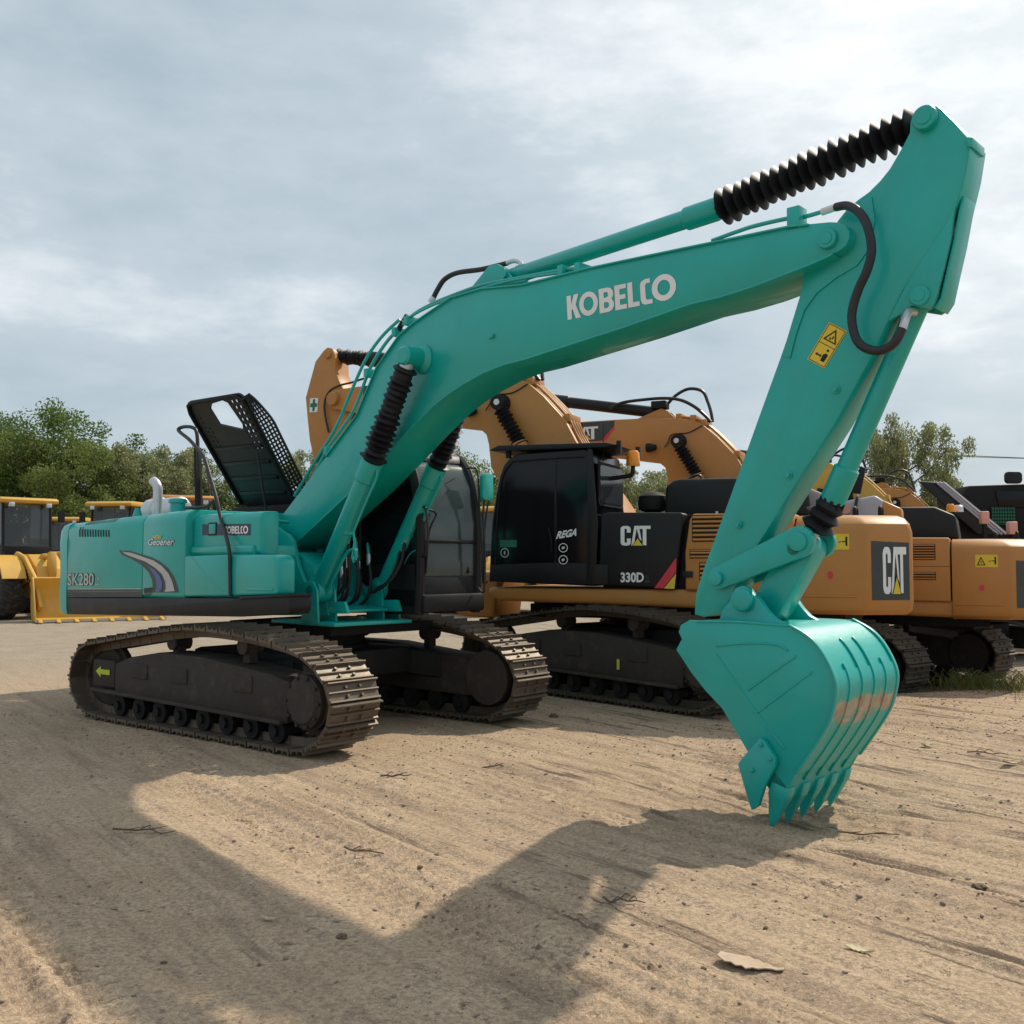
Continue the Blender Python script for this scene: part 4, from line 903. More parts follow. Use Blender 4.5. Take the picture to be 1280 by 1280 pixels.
# black engine cover
b = MB(); hp = [(-.28,2.34),(-.30,2.78),(-.40,2.86),(-.5,2.88),(-1.85,2.86),(-2.15,2.72),(-2.20,2.34)]; b.prism(hp, -.75, .85); hd = b.build('engine_cover', 'black', ct, .05, 3)
b = MB(); b.cyl((-1.0,.848,2.42), (-1.0,.87,2.42), .02, 8); b.build('cover_lock', 'chrome', hd)
q = CP(816,640,.6)
b = MB(); b.lathe((q.x,.6,2.3), (q.x,.6,2.74), [(0,.13),(.18,.13),(.2,.11),(.36,.11),(.42,.19),(.62,.205),(.85,.19),(.95,.12),(1,.04)], 24); b.build('precleaner', 'matt_black', ct)
b = MB(); b.tube([CP(848,640,.7)+Vector((0,0,-.1)), CP(848,618,.7), CP(852,606,.7), CP(862,598,.7), CP(871,594,.7), CP(877,600,.7), CP(878,640,.7)], .018, 8); b.build('handrail', 'hose', ct)
b = MB(); b.tube([(.46,1.0,2.9),(.25,.99,2.92),(.12,.98,2.95),(.10,.98,3.07)],.03,10); b.build('beacon_stalk', 'black', cc)
b = MB(); b.lathe((.10,.98,3.06),(.10,.98,3.27),[(0,.09),(.1,.095),(.85,.085),(1,.06)],18); b.build('beacon', 'amber', cc)
b = MB(); b.cyl((.40,1.32,3.1),(.40,1.32,3.60),.006,6); b.build('aerial', 'matt_black', cc)
b = MB(); b.tube([CP(609,727,1.55),CP(604,728,1.7),CP(604,690,1.75),CP(608,640,1.72),CP(618,597,1.65)], .014, 8); b.build('grab_rail', 'hose', cc)
b = MB(); b.prism(rrect(2.1,2.32,2.0,2.25,.05), 1.6, 1.66); b.build('mirror', 'black', cc, .01)
# boom
bt = [(.15,1.95),(.5,2.55),(.85,3.05),(1.19,3.53),(1.36,3.85),(1.69,4.21),(1.95,4.44),(2.14,4.53),(2.4,4.57),(2.9,4.61),(3.6,4.62),(4.4,4.62),(5.0,4.60),(5.40,4.58)]
bn = [(5.52,4.54),(5.57,4.44),(5.53,4.33),(5.42,4.27)]
bb_ = [(4.9,4.16),(4.1,4.02),(3.34,3.90),(2.9,3.83),(2.72,3.77),(2.64,3.70),(2.60,3.55),(2.56,3.2),(2.2,2.6),(1.5,2.0),(.7,1.6),(.2,1.6)]
b = MB(); b.prism(bt+bn+bb_, -.30, .30); bo_ = b.build('boom', 'orange', ct, .012)
for y in (-.16,-.05,.06,.17):
    b = MB(); b.tube([(x-.03*0, y, z+.045) for x, z in bt[2:9]], .022, 8); b.build('boom_pipe', 'orange', bo_)
for q in (bt[4], bt[6], bt[7], bt[8]):
    b = MB(); b.box(q[0]-.05,q[0]+.05,-.22,.24,q[1]-.02,q[1]+.10); b.build('pipe_clamp', 'orange', bo_, .01)
b = MB(); b.lathe((2.37,-.5,4.15),(2.37,.5,4.15),[(0,.10),(.02,.115),(.18,.115),(.2,.14),(.8,.14),(.82,.115),(.98,.115),(1,.10)],24); b.build('cylinder_pin_boss', 'matt_black', bo_)
b = MB(); b.lathe((2.37,.5,4.15),(2.37,.512,4.15),[(0,.05),(1,.045)],20); b.build('pin_cap', 'chrome', bo_)
b = MB(); b.tube([CP(607,513,.34),CP(612,505,.33),CP(618,494,.31),CP(640,491,.31),(1.95,.31,4.42)], .010, 6); b.build('lamp_cable', 'hose', bo_)
wl = C2.L(814,544,.4)
b = MB(); b.lathe((wl[0]+.09,.36,wl[1]),(wl[0]-.08,.38,wl[1]),[(0,.085),(.3,.08),(1,.045)],14); b.build('work_lamp', 'matt_black', bo_)
# logo plate on the boom
LP = cout([(700,527),(768,526.5),(767,532),(754,551),(700,551)], .30, C2)
lo0 = (4.42,.30,4.12); 
v, f = flat([[(0,0),(.80,0),(1,.75),(1,1),(0,1)]]); 
z0p, z1p = C2.L(750,551,.3)[1]+.22, C2.L(750,527,.3)[1]+.22; xr_ = C2.L(768,530,.3)[0]; W_ = 1.25
decal('boom_plate', (v, f), 'dark_vinyl', bo_, (xr_+W_,.30,z0p), (-W_,0,0), (0,0,z1p-z0p), .004)
v2, f2 = flat([[(.80,0),(.86,0),(1,.60),(1,.75)]]); decal('boom_plate_stripe', (v2, f2), 'red', bo_, (xr_+W_,.30,z0p), (-W_,0,0), (0,0,z1p-z0p), .005)
xL = C2.L(749,540,.3)[0]; l_, t_, tb_ = logo_tall()
decal('boom_lettering', l_, 'white', bo_, (xL+.55,.30,z0p+.03), (-.53,0,0), (0,0,(z1p-z0p)*.68), .008); decal('boom_triangle', t_, 'sticker', bo_, (xL+.55,.30,z0p+.03), (-.53,0,0), (0,0,(z1p-z0p)*.68), .011)
# boom cylinders with slack springs of boot
for s in (-1, 1):
    y = s*.45; T0 = Vector((2.33,y,4.05)); T1 = CP(649,553,.45); T1.y = y; T2 = Vector((1.35,y,1.75))
    bt1 = boot(ct, T0, T1+(T1-T0)*.12, .075, .118, 10, jit=.05, name='boom_cylinder')
    b = MB(); b.lathe(T1, T2, [(0,.11),(.12,.11),(.13,.095),(1,.095)], 20); b.build('barrel', 'orange', bt1)
# arm cylinder, black
for s in (-1, 1):
    b = MB(); b.prism([(2.45,4.56),(2.62,4.74),(2.75,4.80),(2.86,4.76),(3.3,4.60)], s*.12-.02, s*.12+.02); b.build('cylinder_bracket', 'orange', bo_, .004)
a0_, a1_, a2_ = Vector((2.78,0,4.73)), Vector((4.9,0,5.10)), Vector((5.56,0,5.20))
b = MB(); b.lathe(a0_, a1_, [(0,.09),(.03,.105),(.86,.105),(.87,.125),(1,.125)], 22); acy = b.build('arm_cylinder', 'black', ct)
boot(acy, a1_, a2_, .085, .12, 11, jit=.12)
b = MB(); b.tube([(3.75,.12,4.86),(3.5,.14,4.95),(3.1,.14,4.98),(2.7,.14,4.98),(2.4,.14,4.93),(2.15,.12,4.80),(1.95,.10,4.62),(1.85,.1,4.5)], .030, 8); b.build('hose', 'hose', acy)
b = MB(); b.tube([(2.75,-.1,4.85),(2.55,-.1,5.05),(2.3,-.1,5.16),(2.05,-.1,5.10),(1.95,-.1,4.9),(1.88,-.05,4.7),(1.84,0,4.52)], .030, 8); b.build('hose', 'hose', acy)
b = MB(); b.box(2.66,2.94,-.1,.17,4.80,4.94); b.build('valve_block', 'matt_black', acy, .02)
# stick
sk_ = [(5.47,5.18),(5.52,5.29),(5.62,5.32),(5.70,5.27),(5.86,5.10),(6.05,4.51),(6.0,4.1),(5.96,3.8),(5.82,3.3),(5.45,2.2),(5.2,1.55),(5.0,1.55),(4.95,1.8),(5.0,2.6),(5.05,3.4),(5.15,4.1),(5.2,4.45),(5.36,4.70),(5.46,4.9)]
b = MB(); b.prism(sk_, -.20, .20); stk = b.build('arm', 'orange', ct, .012)
b = MB(); b.lathe((5.42,-.36,4.43),(5.42,.36,4.43),[(0,.10),(.05,.12),(.95,.12),(1,.10)],20); b.build('elbow_pin', 'orange', stk)
b = MB(); b.lathe((5.60,-.24,5.20),(5.60,.24,5.20),[(0,.06),(.1,.08),(.9,.08),(1,.06)],18); b.build('head_pin', 'orange', stk)
b = MB(); b.tube([CP(455,473,.2),CP(440,478,.25),CP(424,482,.28),CP(412,489,.26),CP(406,502,.25),(5.62,.25,4.2),(5.55,.24,3.9)], .018, 8); b.build('hose', 'hose', stk)
gs0 = CP(387,515.5,.2); 
decal('green_sticker', box2(), 'white', stk, gs0, CP(397,515,.2)-gs0, CP(388,498,.2)-gs0, .006); 
cr = flat([[(.36,.08),(.64,.08),(.64,.36),(.92,.36),(.92,.64),(.64,.64),(.64,.92),(.36,.92),(.36,.64),(.08,.64),(.08,.36),(.36,.36)]]); decal('sticker_cross', cr, 'deskgreen', stk, gs0, CP(397,515,.2)-gs0, CP(388,498,.2)-gs0, .009)
# curled bucket under the cab front
b = MB(); b.prism([(2.2,1.62),(3.1,1.66),(3.35,1.5),(3.2,1.15),(2.8,.98),(2.3,.96)], -.2, .75); b.build('bucket', 'orange', ct, .05, 3)
for o in set(bpy.data.objects)-before:
    if o.parent == ct: turn(o, Matrix.Rotation(R(155), 4, 'Z'))

def dup(root, loc, deg, sc, label, group, skip=(), mats=None, cat='excavator'):
    def cp(o, parent):
        c = o.copy(); COL.objects.link(c); c.parent = parent
        if mats and c.type == 'MESH' and c.data.materials and c.data.materials[0].name in mats:
            c.material_slots[0].link = 'OBJECT'; c.material_slots[0].material = bpy.data.materials[mats[c.data.materials[0].name]]
        for ch in o.children:
            if not any(ch.name.startswith(k) for k in skip): cp(ch, c)
        return c
    r = cp(root, None); r.location = loc; r.rotation_euler = (0,0,R(deg)); r.scale = (sc,)*3; r['label'] = label; r['category'] = cat
    if group: r['group'] = group
    elif 'group' in r: del r['group']
    return r
GRP = 'ochre excavators parked in a row'
HID = ('lettering','triangle','logo_panel','model_number','badge','round_sticker','green_sticker','track_shoe','track_roller','carrier_roller','idler','sprocket','bolt_ring','cover_plate','yoke','guard_rail','boom_plate','boom_lettering','boom_triangle','hose_fitting','step_sticker')
c2r = dup(ct, (5.27,17.45,-.22), 0, 1.0, 'ochre excavator second in the row, black logo plate on its boom', GRP)
dup(ct, (12.1,26.2,-.3), 0, .88, 'farther ochre excavator whose boom top rises left of the raised black cover', GRP, skip=HID)
dup(ct, (9.55,22.3,-.35), 0, .92, 'yellow excavator whose bright yellow boom shows beside the arm of the teal one', None, skip=HID, mats={'ochre_paint': 'yellow_paint'})

# black machine at the right edge with a raised cover, mesh and lamps
D0 = 19.0
bx_ = empty('excavator', (9.6, D0, 0), 0, 'black machine at the right edge with a raised ribbed cover and pinkish lamps', 'excavator')
def BW_(px, py, D=D0): v = at(px, py, D); return Vector((v.x-9.6, v.y-D0, v.z))
def slab(pts, D, t, name, mat, par, bev=.02):
    b = MB(); P = [BW_(q[0], q[1], D) for q in pts]; b.prism([(p.x, p.z) for p in P], P[0].y, P[0].y+t); return b.build(name, mat, par, bev)
slab([(1150,760),(1150,700),(1300,700),(1420,705),(1420,770)], D0+.8, 2.2, 'body', 'matt_black', bx_)
cb = slab([(1205,618),(1212,607),(1300,604),(1420,606),(1420,720),(1240,720),(1210,640)], D0+2.4, 1.4, 'cab', 'matt_black', bx_, .04)
b = MB(); v = BW_(1267,597,D0+2.2); b.prism(rrect(v.x-.13, v.x+.22, v.z-.12, v.z+.13, .08), v.y, v.y+.1); b.build('mirror', 'black', cb, .02)
ms = BW_(1240,643,D0+2.35); 
b = MB()
for i in range(9): b.box(ms.x+i*.055, ms.x+i*.055+.04, ms.y-.03, ms.y, ms.z-.22, ms.z+.16)
b.build('green_grille', 'deskgreen', cb)
b = MB()
for i in range(6): b.box(ms.x-.02, ms.x+.52, ms.y-.045, ms.y-.032, ms.z-.2+i*.07, ms.z-.185+i*.07)
b.build('grille_bars', 'matt_black', cb)
slab([(1246,614),(1340,614),(1340,634),(1250,634)], D0+2.37, .03, 'cab_window', 'glass_dark', cb, .004)
# raised cover: slanting slab with ribs
p0, p1, p2, p3 = BW_(1148,601,D0), BW_(1184,603,D0), BW_(1262,668,D0-.2), BW_(1222,668,D0-.2)
b = MB(); dy = Vector((.5,1.1,.02)); b.loft([[p0,p1,p2,p3],[p0+dy,p1+dy,p2+dy,p3+dy]]); rc = b.build('raised_cover', 'black', bx_, .03)
for k in (.25,.5,.75):
    a_ = p1.lerp(p1+dy, k*.0)+ (p0-p1)*k*.5; c_ = p2+(p3-p2)*k*.5
    b = MB(); b.tube([a_-Vector((0,.02,0)), c_-Vector((0,.02,0))], .022, 6, smooth=False); b.build('cover_rib', 'lilac', rc)
def lamp(px0, py0, px1, py1, D, par=bx_):
    b = MB(); a_, c_ = BW_(px0, py0, D), BW_(px1, py1, D); b.box(a_.x, c_.x, a_.y, a_.y+.14, c_.z, a_.z); o = b.build('lamp', 'tail', par, .02)
    b = MB(); b.box((a_.x+c_.x)/2-.03, (a_.x+c_.x)/2+.03, a_.y+.02, a_.y+.1, c_.z-.5, c_.z); b.build('lamp_bracket', 'matt_black', par)
lamp(1228,639,1238,655,D0-.6); lamp(1262,652,1273,668,D0-.4)
v = BW_(1189,640,D0-1.5); b = MB(); b.lathe(v, v+Vector((0,0,.14)), [(0,.07),(.8,.065),(1,.04)], 14); b.build('beacon', 'amber', bx_)
v = BW_(1199,640,D0-1.4); b = MB(); b.lathe(v, v+Vector((0,0,.12)), [(0,.08),(.8,.075),(1,.05)], 14); b.build('work_lamp', 'chrome', bx_)
slab([(1146,700),(1146,643),(1222,650),(1240,700)], D0, .8, 'cover_support', 'matt_black', bx_)
# small clutter between the machines: a grey fuel box with lamps stands on the deck of the yellow machine's neighbour
g0 = at(1075,650,15.3)
fbx = empty('tool_box', (g0.x-5.27, g0.y-17.45, .40), 155, parent=c2r)
b = MB(); b.prism([(-.35,1.4),(.38,1.4),(.36,2.40),(.22,2.50),(-.25,2.58),(-.35,2.50)], -.25, .25); fbb = b.build('body', 'lilac', fbx, .05, 3)
b = MB(); b.cyl((.16,.25,2.38),(.16,.285,2.38),.07,16); b.build('round_lamp', 'tail', fbx)
b = MB(); b.prism([(-.62,2.1),(-.30,2.1),(-.30,2.50),(-.36,2.50),(-.60,2.38)], -.2, .2); b.build('ochre_cover', 'orange', fbx, .03)
b = MB(); b.tube([(.05,.27,2.2),(.02,.28,2.45),(.0,.25,2.56),(0,0,2.60)], .02, 6); b.build('strap', 'hose', fbx)
mr = at(1078,632,15.6); b = MB(); b.prism([(-.16,-.18),(.12,-.2),(.20,.18),(.14,.22)], -.03, .03)
o = b.build('flap', 'black', fbx, .01); o.matrix_local = Matrix.Translation((.10,0,2.82)) @ Matrix.Rotation(R(180),4,'Z')
b = MB(); b.tube([(.10,0,2.5),(.12,0,2.7)], .02, 6); b.build('flap_stalk', 'matt_black', fbx)

# ------------------------------------------------------------------ wheel loaders on the left
def make_loader(label, deg, loc, z, roof='yellow', group='yellow wheel loaders in the background', sc=1.0):
    t = empty('wheel_loader', (loc[0], loc[1], z), deg, label, 'wheel loader', group); t.scale = (sc,)*3
    fr = MB(); fr.prism([(-.2,.75),(1.0,.6),(1.5,.9),(1.3,1.5),(.7,1.9),(.3,1.9),(-.2,1.4)], -.42, .42); fr.build('front_frame', 'yellow', t, .03)
    b = MB(); b.prism([(-.3,.8),(-1.2,.8),(-4.2,.9),(-4.4,1.2),(-4.3,2.2),(-3.9,2.35),(-2.2,2.45),(-2.2,1.5),(-.3,1.5)], -.62, .62); b.build('rear_body', 'yellow', t, .08, 3)
    b = MB(); b.prism([(-.35,1.5),(-2.2,1.5),(-2.2,1.62),(-.35,1.62)], -1.0, 1.0); b.build('cab_floor', 'yellow', t, .02)
    c = empty('cab', (0,0,0), parent=t)
    b = MB(); b.prism([(-.45,1.62),(-2.1,1.62),(-2.1,2.3),(-.4,2.15)], -.72, .72); b.build('cab_base', 'black', c, .02)
    for y in (-.70,.70):
        for x, x2 in ((-.42,-.52),(-1.15,-1.15),(-2.08,-2.05)):
            b = MB(); b.tube([(x,y,1.65),(x2,y,3.45)], .045, 6); b.build('pillar', 'black', c)
        b = MB(); b.prism([(-.46,2.2),(-2.04,2.3),(-2.02,3.42),(-.52,3.42)], y-.01, y+.01); b.build('side_window', 'glass_far', c)
    b = MB(); b.add([(-.44,-.66,2.15),(-.44,.66,2.15),(-.52,.66,3.42),(-.52,-.66,3.42)], [(0,1,2,3)]); b.build('windscreen', 'glass_far', c)
    b = MB(); b.prism([(-1.6,2.0),(-1.1,2.0),(-1.1,2.15),(-1.45,2.2),(-1.5,2.85),(-1.62,2.85)], -.28, .28); b.build('seat', 'matt_black', c, .04)
    b = MB(); b.prism([(-.28,3.45),(-2.3,3.45),(-2.32,3.56),(-2.2,3.62),(-.4,3.62),(-.25,3.55)], -.86, .86); rf = b.build('cab_roof', roof, c, .03)
    for y in (-.55,.55):
        b = MB(); b.box(-.30,-.22,y-.08,y+.08,3.33,3.46); b.build('work_lamp', 'chrome', c, .01)
        b = MB(); b.prism(rrect(y*1.75-.1, y*1.75+.1, 2.9, 3.25, .03), -.35, -.30, 'x'); b.build('mirror', 'black', c)
    for x in (.45,-2.75):
        for s in (-1, 1):
            y = s*1.05; b = MB()
            prof = [(0,.50),(.02,.62),(.06,.76),(.14,.83),(.30,.86),(.70,.86),(.86,.83),(.94,.76),(.98,.62),(1,.50)]
            b.lathe((x,y-.30,.86), (x,y+.30,.86), prof, 40); w = b.build('tyre', 'tyre', t)
            b = MB()
            for i in range(22):
                a = 2*math.pi*i/22
                for h in (-1, 1):
                    a2 = a+(.0 if h > 0 else math.pi/22); m_ = []
                    for (yy, rr_, aa) in ((0,.835,a2),(0,.90,a2),(h*.17,.895,a2+.10),(h*.29,.80,a2+.16),(h*.29,.74,a2+.16),(h*.17,.83,a2+.10)):
                        m_.append((yy, rr_, aa))
                    r1 = [(x+r*math.cos(q), y+yy, .86+r*math.sin(q)) for yy, r, q in m_]; r2 = [(x+r*math.cos(q+.12), y+yy, .86+r*math.sin(q+.12)) for yy, r, q in m_]
                    b.loft([r1, r2])
            b.build('tread', 'tyre', w)
            b = MB(); b.lathe((x,y+s*.02,.86), (x,y+s*.29,.86), [(0,.48),(.1,.50),(.85,.50),(.86,.45),(.4,.40),(.42,.22),(.8,.20),(.82,.02)], 28); b.build('rim', 'yellow', w)
        for s in (-1, 1):
            b = MB(); pts = arc(x, .86, 1.02, 20 if x > 0 else 15, 165, 8); pts2 = arc(x, .86, .97, 165, 20 if x > 0 else 15, 8); b.prism(pts+pts2, s*1.05-.33, s*1.05+.33); b.build('mudguard', 'yellow', t)
    for s in (-1, 1):
        y = s*.62; b = MB(); b.prism([(.25,1.85),(.45,1.98),(1.0,1.85),(1.75,1.25),(2.2,.42),(2.05,.30),(1.9,.42),(1.45,1.05),(.9,1.5),(.35,1.62)], y-.05, y+.05); b.build('lift_arm', 'yellow', t, .015)
        b = MB(); b.lathe((.2,s*.50,1.0),(1.25,s*.50,1.28),[(0,.09),(.7,.09),(.71,.05),(1,.05)],14); b.build('lift_cylinder', 'yellow', t)
    b = MB(); b.lathe((.1,0,1.75),(1.35,0,1.85),[(0,.12),(.65,.12),(.66,.06),(1,.06)],14); b.build('tilt_cylinder', 'yellow', t)
    b = MB(); b.prism([(1.2,1.15),(1.25,1.95),(1.42,1.98),(1.5,1.4),(1.4,1.1)], -.1, .1); b.build('tilt_lever', 'yellow', t, .02)
    # bucket: curved sheet, end plates, edge with teeth
    bk_ = empty('bucket', (.35,1.45,0), -16, parent=t)
    outer = [(3.15,.06),(2.6,.03),(2.25,.10),(2.02,.34),(1.95,.70),(2.02,1.0),(2.2,1.25)]
    inner = [(2.25,1.22),(2.08,.98),(2.02,.70),(2.08,.40),(2.28,.17),(2.6,.09),(3.15,.09)]
    b = MB(); b.prism(outer+inner, -1.7, 1.7); b.build('bucket_sheet', 'yellow', bk_, 0)
    for s in (-1, 1):
        b = MB(); b.prism([(3.05,.04),(2.6,.03),(2.25,.10),(2.02,.34),(1.95,.70),(2.02,1.0),(2.2,1.25),(2.32,1.2),(2.95,.35)], s*1.7-.02, s*1.7+.02); b.build('bucket_end', 'yellow', bk_, .005)
    b = MB(); b.prism([(3.1,.03),(3.3,.03),(3.3,.055),(3.1,.10)], -1.72, 1.72); b.build('cutting_edge', 'steel', bk_, 0)
    for i in range(8):
        y = -1.6+i*3.2/7; b = MB(); b.prism([(3.05,.02),(3.12,.12),(3.5,.04),(3.5,.02)], y-.05, y+.05); b.build('tooth', 'yellow', bk_, .004)
    return t
ld = make_loader('yellow wheel loader at the left edge with its bucket lying on the ground', -43, (-14.35,30.6), .12, sc=1.0)
decal('arm_lettering', text('655H', .03), 'black', ld, (1.05,-.68,1.45), (.42,0,-.42), (.10,0,.14), .006)
GL = 'yellow wheel loaders in the background'
LS = ('tread','rim','tooth','arm_lettering','bucket')
dup(ld, (-14.5,36.2,.25), -97, 1.03, 'yellow wheel loader with its cab roof just above the teal engine housing', GL, skip=LS, cat='wheel loader')
dup(ld, (-19.3,43.5,.2), -84, .98, 'farther wheel loader with a small pale roof between two larger cabs', GL, skip=LS, cat='wheel loader')
dup(ld, (-10.6,33.5,.25), -62, 1.04, 'wheel loader with an ochre roof seen between the chimney and the handrail', GL, skip=LS, cat='wheel loader', mats={'yellow_paint': 'ochre_paint'})
dup(ld, (-16.2,45.0,.2), -100, 1.02, 'red roofed wheel loader almost hidden behind the exhaust pipe', 'red machines', skip=LS, cat='wheel loader', mats={'yellow_paint': 'red_roof_paint'})
dup(ld, (-1.0,33.0,.0), -120, 1.0, 'yellow wheel loader half hidden between the two cabs', GL, skip=LS, cat='wheel loader')

# ------------------------------------------------------------------ ground
class VN:      # value noise
    def __init__(s, seed): s.g = np.random.default_rng(seed).random((256,256))
    def __call__(s, x, y):
        xi = np.floor(x).astype(int); yi = np.floor(y).astype(int); fx = x-xi; fy = y-yi
        fx = fx*fx*(3-2*fx); fy = fy*fy*(3-2*fy); g = s.g; a = g[xi % 256, yi % 256]; b = g[(xi+1) % 256, yi % 256]; c = g[xi % 256, (yi+1) % 256]; d = g[(xi+1) % 256, (yi+1) % 256]
        return (a*(1-fx)+b*fx)*(1-fy)+(c*(1-fx)+d*fx)*fy*1.0-.5
n1, n2, n3, n4, n5, n6 = (VN(i) for i in range(6))
RA = R(-54); rc_, rs_ = math.cos(RA), math.sin(RA)
def band(s, c, w): return np.exp(-((s-c)/w)**4)
PR = [gnd(720,1235), gnd(850,1260), gnd(40,1180), gnd(10,1255), gnd(640,915), gnd(1150,1130)]
BS = [(-x*rs_+y*rc_) for x, y in PR]
def height(x, y):
    x = np.asarray(x, float); y = np.asarray(y, float)
    l = x*rc_+y*rs_; s = -x*rs_+y*rc_
    wob = n1(l*.25, s*.2)*.5
    near = np.exp(-(np.hypot(x-0, y-7)/14)**2)
    h = .10*n1(x*.12, y*.12)+.035*n2(x*.6+9, y*.6)
    h += near*(.024*n3(l*.35, (s+wob)*3.2)+.020*n4(l*.6+5, (s+wob)*7)+.016*n5(l*1.1, (s+wob*1.3)*17))
    pk_ = .35+.9*np.clip(n1(x*.5+7, y*.5)*2.5+.4, 0, 1); h += near*pk_*(.015*n2(x*4, y*4)+.008*n4(x*11, y*11)+.004*n6(x*28, y*28))
    for (nn, fl, fs, aw) in ((n5,.55,5.2,.045),(n2,.9,3.1,.03),(n6,.7,8.5,.05)):     # cracked, dragged edges
        cr_ = nn(l*fl+.6*n1(l*2, s*2), (s+wob)*fs); msk = np.clip(n4(l*.4+3, s*.6)*4+.3, 0, 1); h += near*msk*(-.011*np.exp(-(cr_/aw)**2)+.006*np.exp(-((cr_-aw*2)/aw)**2))
    # clods thrown up in patches
    m = np.clip(n3(x*.9+3, y*.9+7)*4-.3, 0, 1); h += near*m*np.clip(n5(x*16, y*16)*2, 0, 1)*.028
    # tyre and track prints
    for c, w, pitch, amp in ((BS[0],.15,.11,.022),(BS[0]+.42,.12,.11,.018),(BS[1]-.05,.14,.13,.018),(BS[2],.16,.15,.020),(BS[3],.16,.13,.018),(BS[4],.22,.20,.016),(BS[5],.2,.17,.012)):
        bb2 = band(s+wob*.25, c, w); ms_ = np.clip(n6(l*.5+c, s*.5)*3+1.0, 0, 1)
        h += near*bb2*ms_*(amp*np.sign(np.sin(2*np.pi*l/pitch+np.abs(s-c)*9))*.5-.008)
        h += near*.014*np.exp(-((s+wob*.25-c-w*1.1)/.035)**2)
    h -= .085*np.exp(-(((x-2.15)/1.0)**2+((y-7.6)/1.0)**2))
    # level where the near machines stand
    for (cx, cy, r, z) in ((-2.4,11.8,3.6,-.012),(2.1,14.5,3.4,-.015),(5.27,17.45,2.9,-.23)):
        k = np.exp(-(np.hypot(x-cx, y-cy)/r)**6); h = h*(1-k*.75)+z*k
    h += .17*np.clip((y-20)/10, 0, 1)*(1-np.clip((x+4)/8, 0, 1))-.25*np.clip((y-15)/8, 0, 1)*np.clip((x-1)/4, 0, 1)
    return h
def axis(a, b, step, far, n):
    core = np.arange(a, b, step); g = np.geomspace(step, far, n); 
    up_ = b+np.cumsum(g); dn = (a-np.cumsum(g))[::-1]; return np.concatenate([dn, core, up_])
gx = axis(-5.2, 5.6, .024, 160, 90); gy = axis(2.9, 11.6, .026, 160, 90)
X, Y = np.meshgrid(gx, gy); Z = height(X, Y)
Z = np.where(np.hypot(X, Y) > 200, 0, Z)
me = bpy.data.meshes.new('ground'); nv = X.size
me.vertices.add(nv); me.vertices.foreach_set('co', np.stack([X, Y, Z], -1).ravel())
h_, w_ = X.shape; idx = np.arange(nv).reshape(h_, w_)
q = np.stack([idx[:-1,:-1], idx[:-1,1:], idx[1:,1:], idx[1:,:-1]], -1).reshape(-1, 4)
me.loops.add(q.size); me.loops.foreach_set('vertex_index', q.ravel().astype(np.int32))
me.polygons.add(len(q)); me.polygons.foreach_set('loop_start', np.arange(0, q.size, 4, dtype=np.int32)); me.polygons.foreach_set('loop_total', np.full(len(q), 4, dtype=np.int32))
me.polygons.foreach_set('use_smooth', np.ones(len(q), bool)); me.update(); me.validate()
g = bpy.data.objects.new('ground', me); COL.objects.link(g); g['kind'] = 'structure'
m, nt, p = nodes('sandy_earth'); tc = N(nt, 'ShaderNodeTexCoord'); v = tc.outputs['Object']
mp = N(nt, 'ShaderNodeMapping'); mp.inputs['Rotation'].default_value = (0,0,-RA); nt.links.new(v, mp.inputs['Vector'])
mp2 = N(nt, 'ShaderNodeMapping'); mp2.inputs['Scale'].default_value = (.22,2.6,1); nt.links.new(mp.outputs[0], mp2.inputs['Vector'])
mp3 = N(nt, 'ShaderNodeMapping'); mp3.inputs['Scale'].default_value = (.6,9,1); nt.links.new(mp.outputs[0], mp3.inputs['Vector'])
big = tnoise(nt, v, .35, 5, .6); mid = tnoise(nt, v, 1.6, 6, .65); fine = tnoise(nt, v, 38, 5, .7); st1 = tnoise(nt, mp2.outputs[0], 1.0, 6, .65); st2 = tnoise(nt, mp3.outputs[0], 1.3, 5, .6)
vor = N(nt, 'ShaderNodeTexVoronoi'); vor.inputs['Scale'].default_value = 55; nt.links.new(v, vor.inputs['Vector'])
sand, tan, brown, grey = (.50,.355,.235), (.64,.475,.325), (.28,.19,.13), (.35,.29,.245)
c = mixc(nt, ramp(nt, mid, .3, .7), sand, tan)
c = mixc(nt, ramp(nt, st1, .52, .76), c, brown); 
f2 = ramp(nt, st2, .52, .72); c = mixc(nt, mixc(nt, .55, (0,0,0), f2), c, (.27,.20,.14))
# greyer gravelly ground where the machines stand, sandier in front
sp = N(nt, 'ShaderNodeSeparateXYZ'); nt.links.new(v, sp.inputs[0])
a1_ = N(nt, 'ShaderNodeMath', operation='MULTIPLY_ADD'); a1_.inputs[1].default_value = .13; nt.links.new(sp.outputs['X'], a1_.inputs[0]); nt.links.new(big, a1_.inputs[2])
a2_ = N(nt, 'ShaderNodeMath', operation='MULTIPLY_ADD'); a2_.inputs[1].default_value = .075; nt.links.new(sp.outputs['Y'], a2_.inputs[0]); nt.links.new(a1_.outputs[0], a2_.inputs[2])
c = mixc(nt, ramp(nt, a2_.outputs[0], 1.18, 1.50), c, mixc(nt, ramp(nt, mid, .35, .6), grey, (.33,.27,.22)))
far = N(nt, 'ShaderNodeMapRange'); far.inputs['From Min'].default_value = 13; far.inputs['From Max'].default_value = 19; nt.links.new(sp.outputs['Y'], far.inputs['Value'])
c = mixc(nt, far.outputs['Result'], c, mixc(nt, ramp(nt, mid, .3, .7), (.44,.37,.28), (.36,.30,.23)))
c = mixc(nt, ramp(nt, fine, .36, .58), mixc(nt, .55, c, (.09,.065,.045)), c)
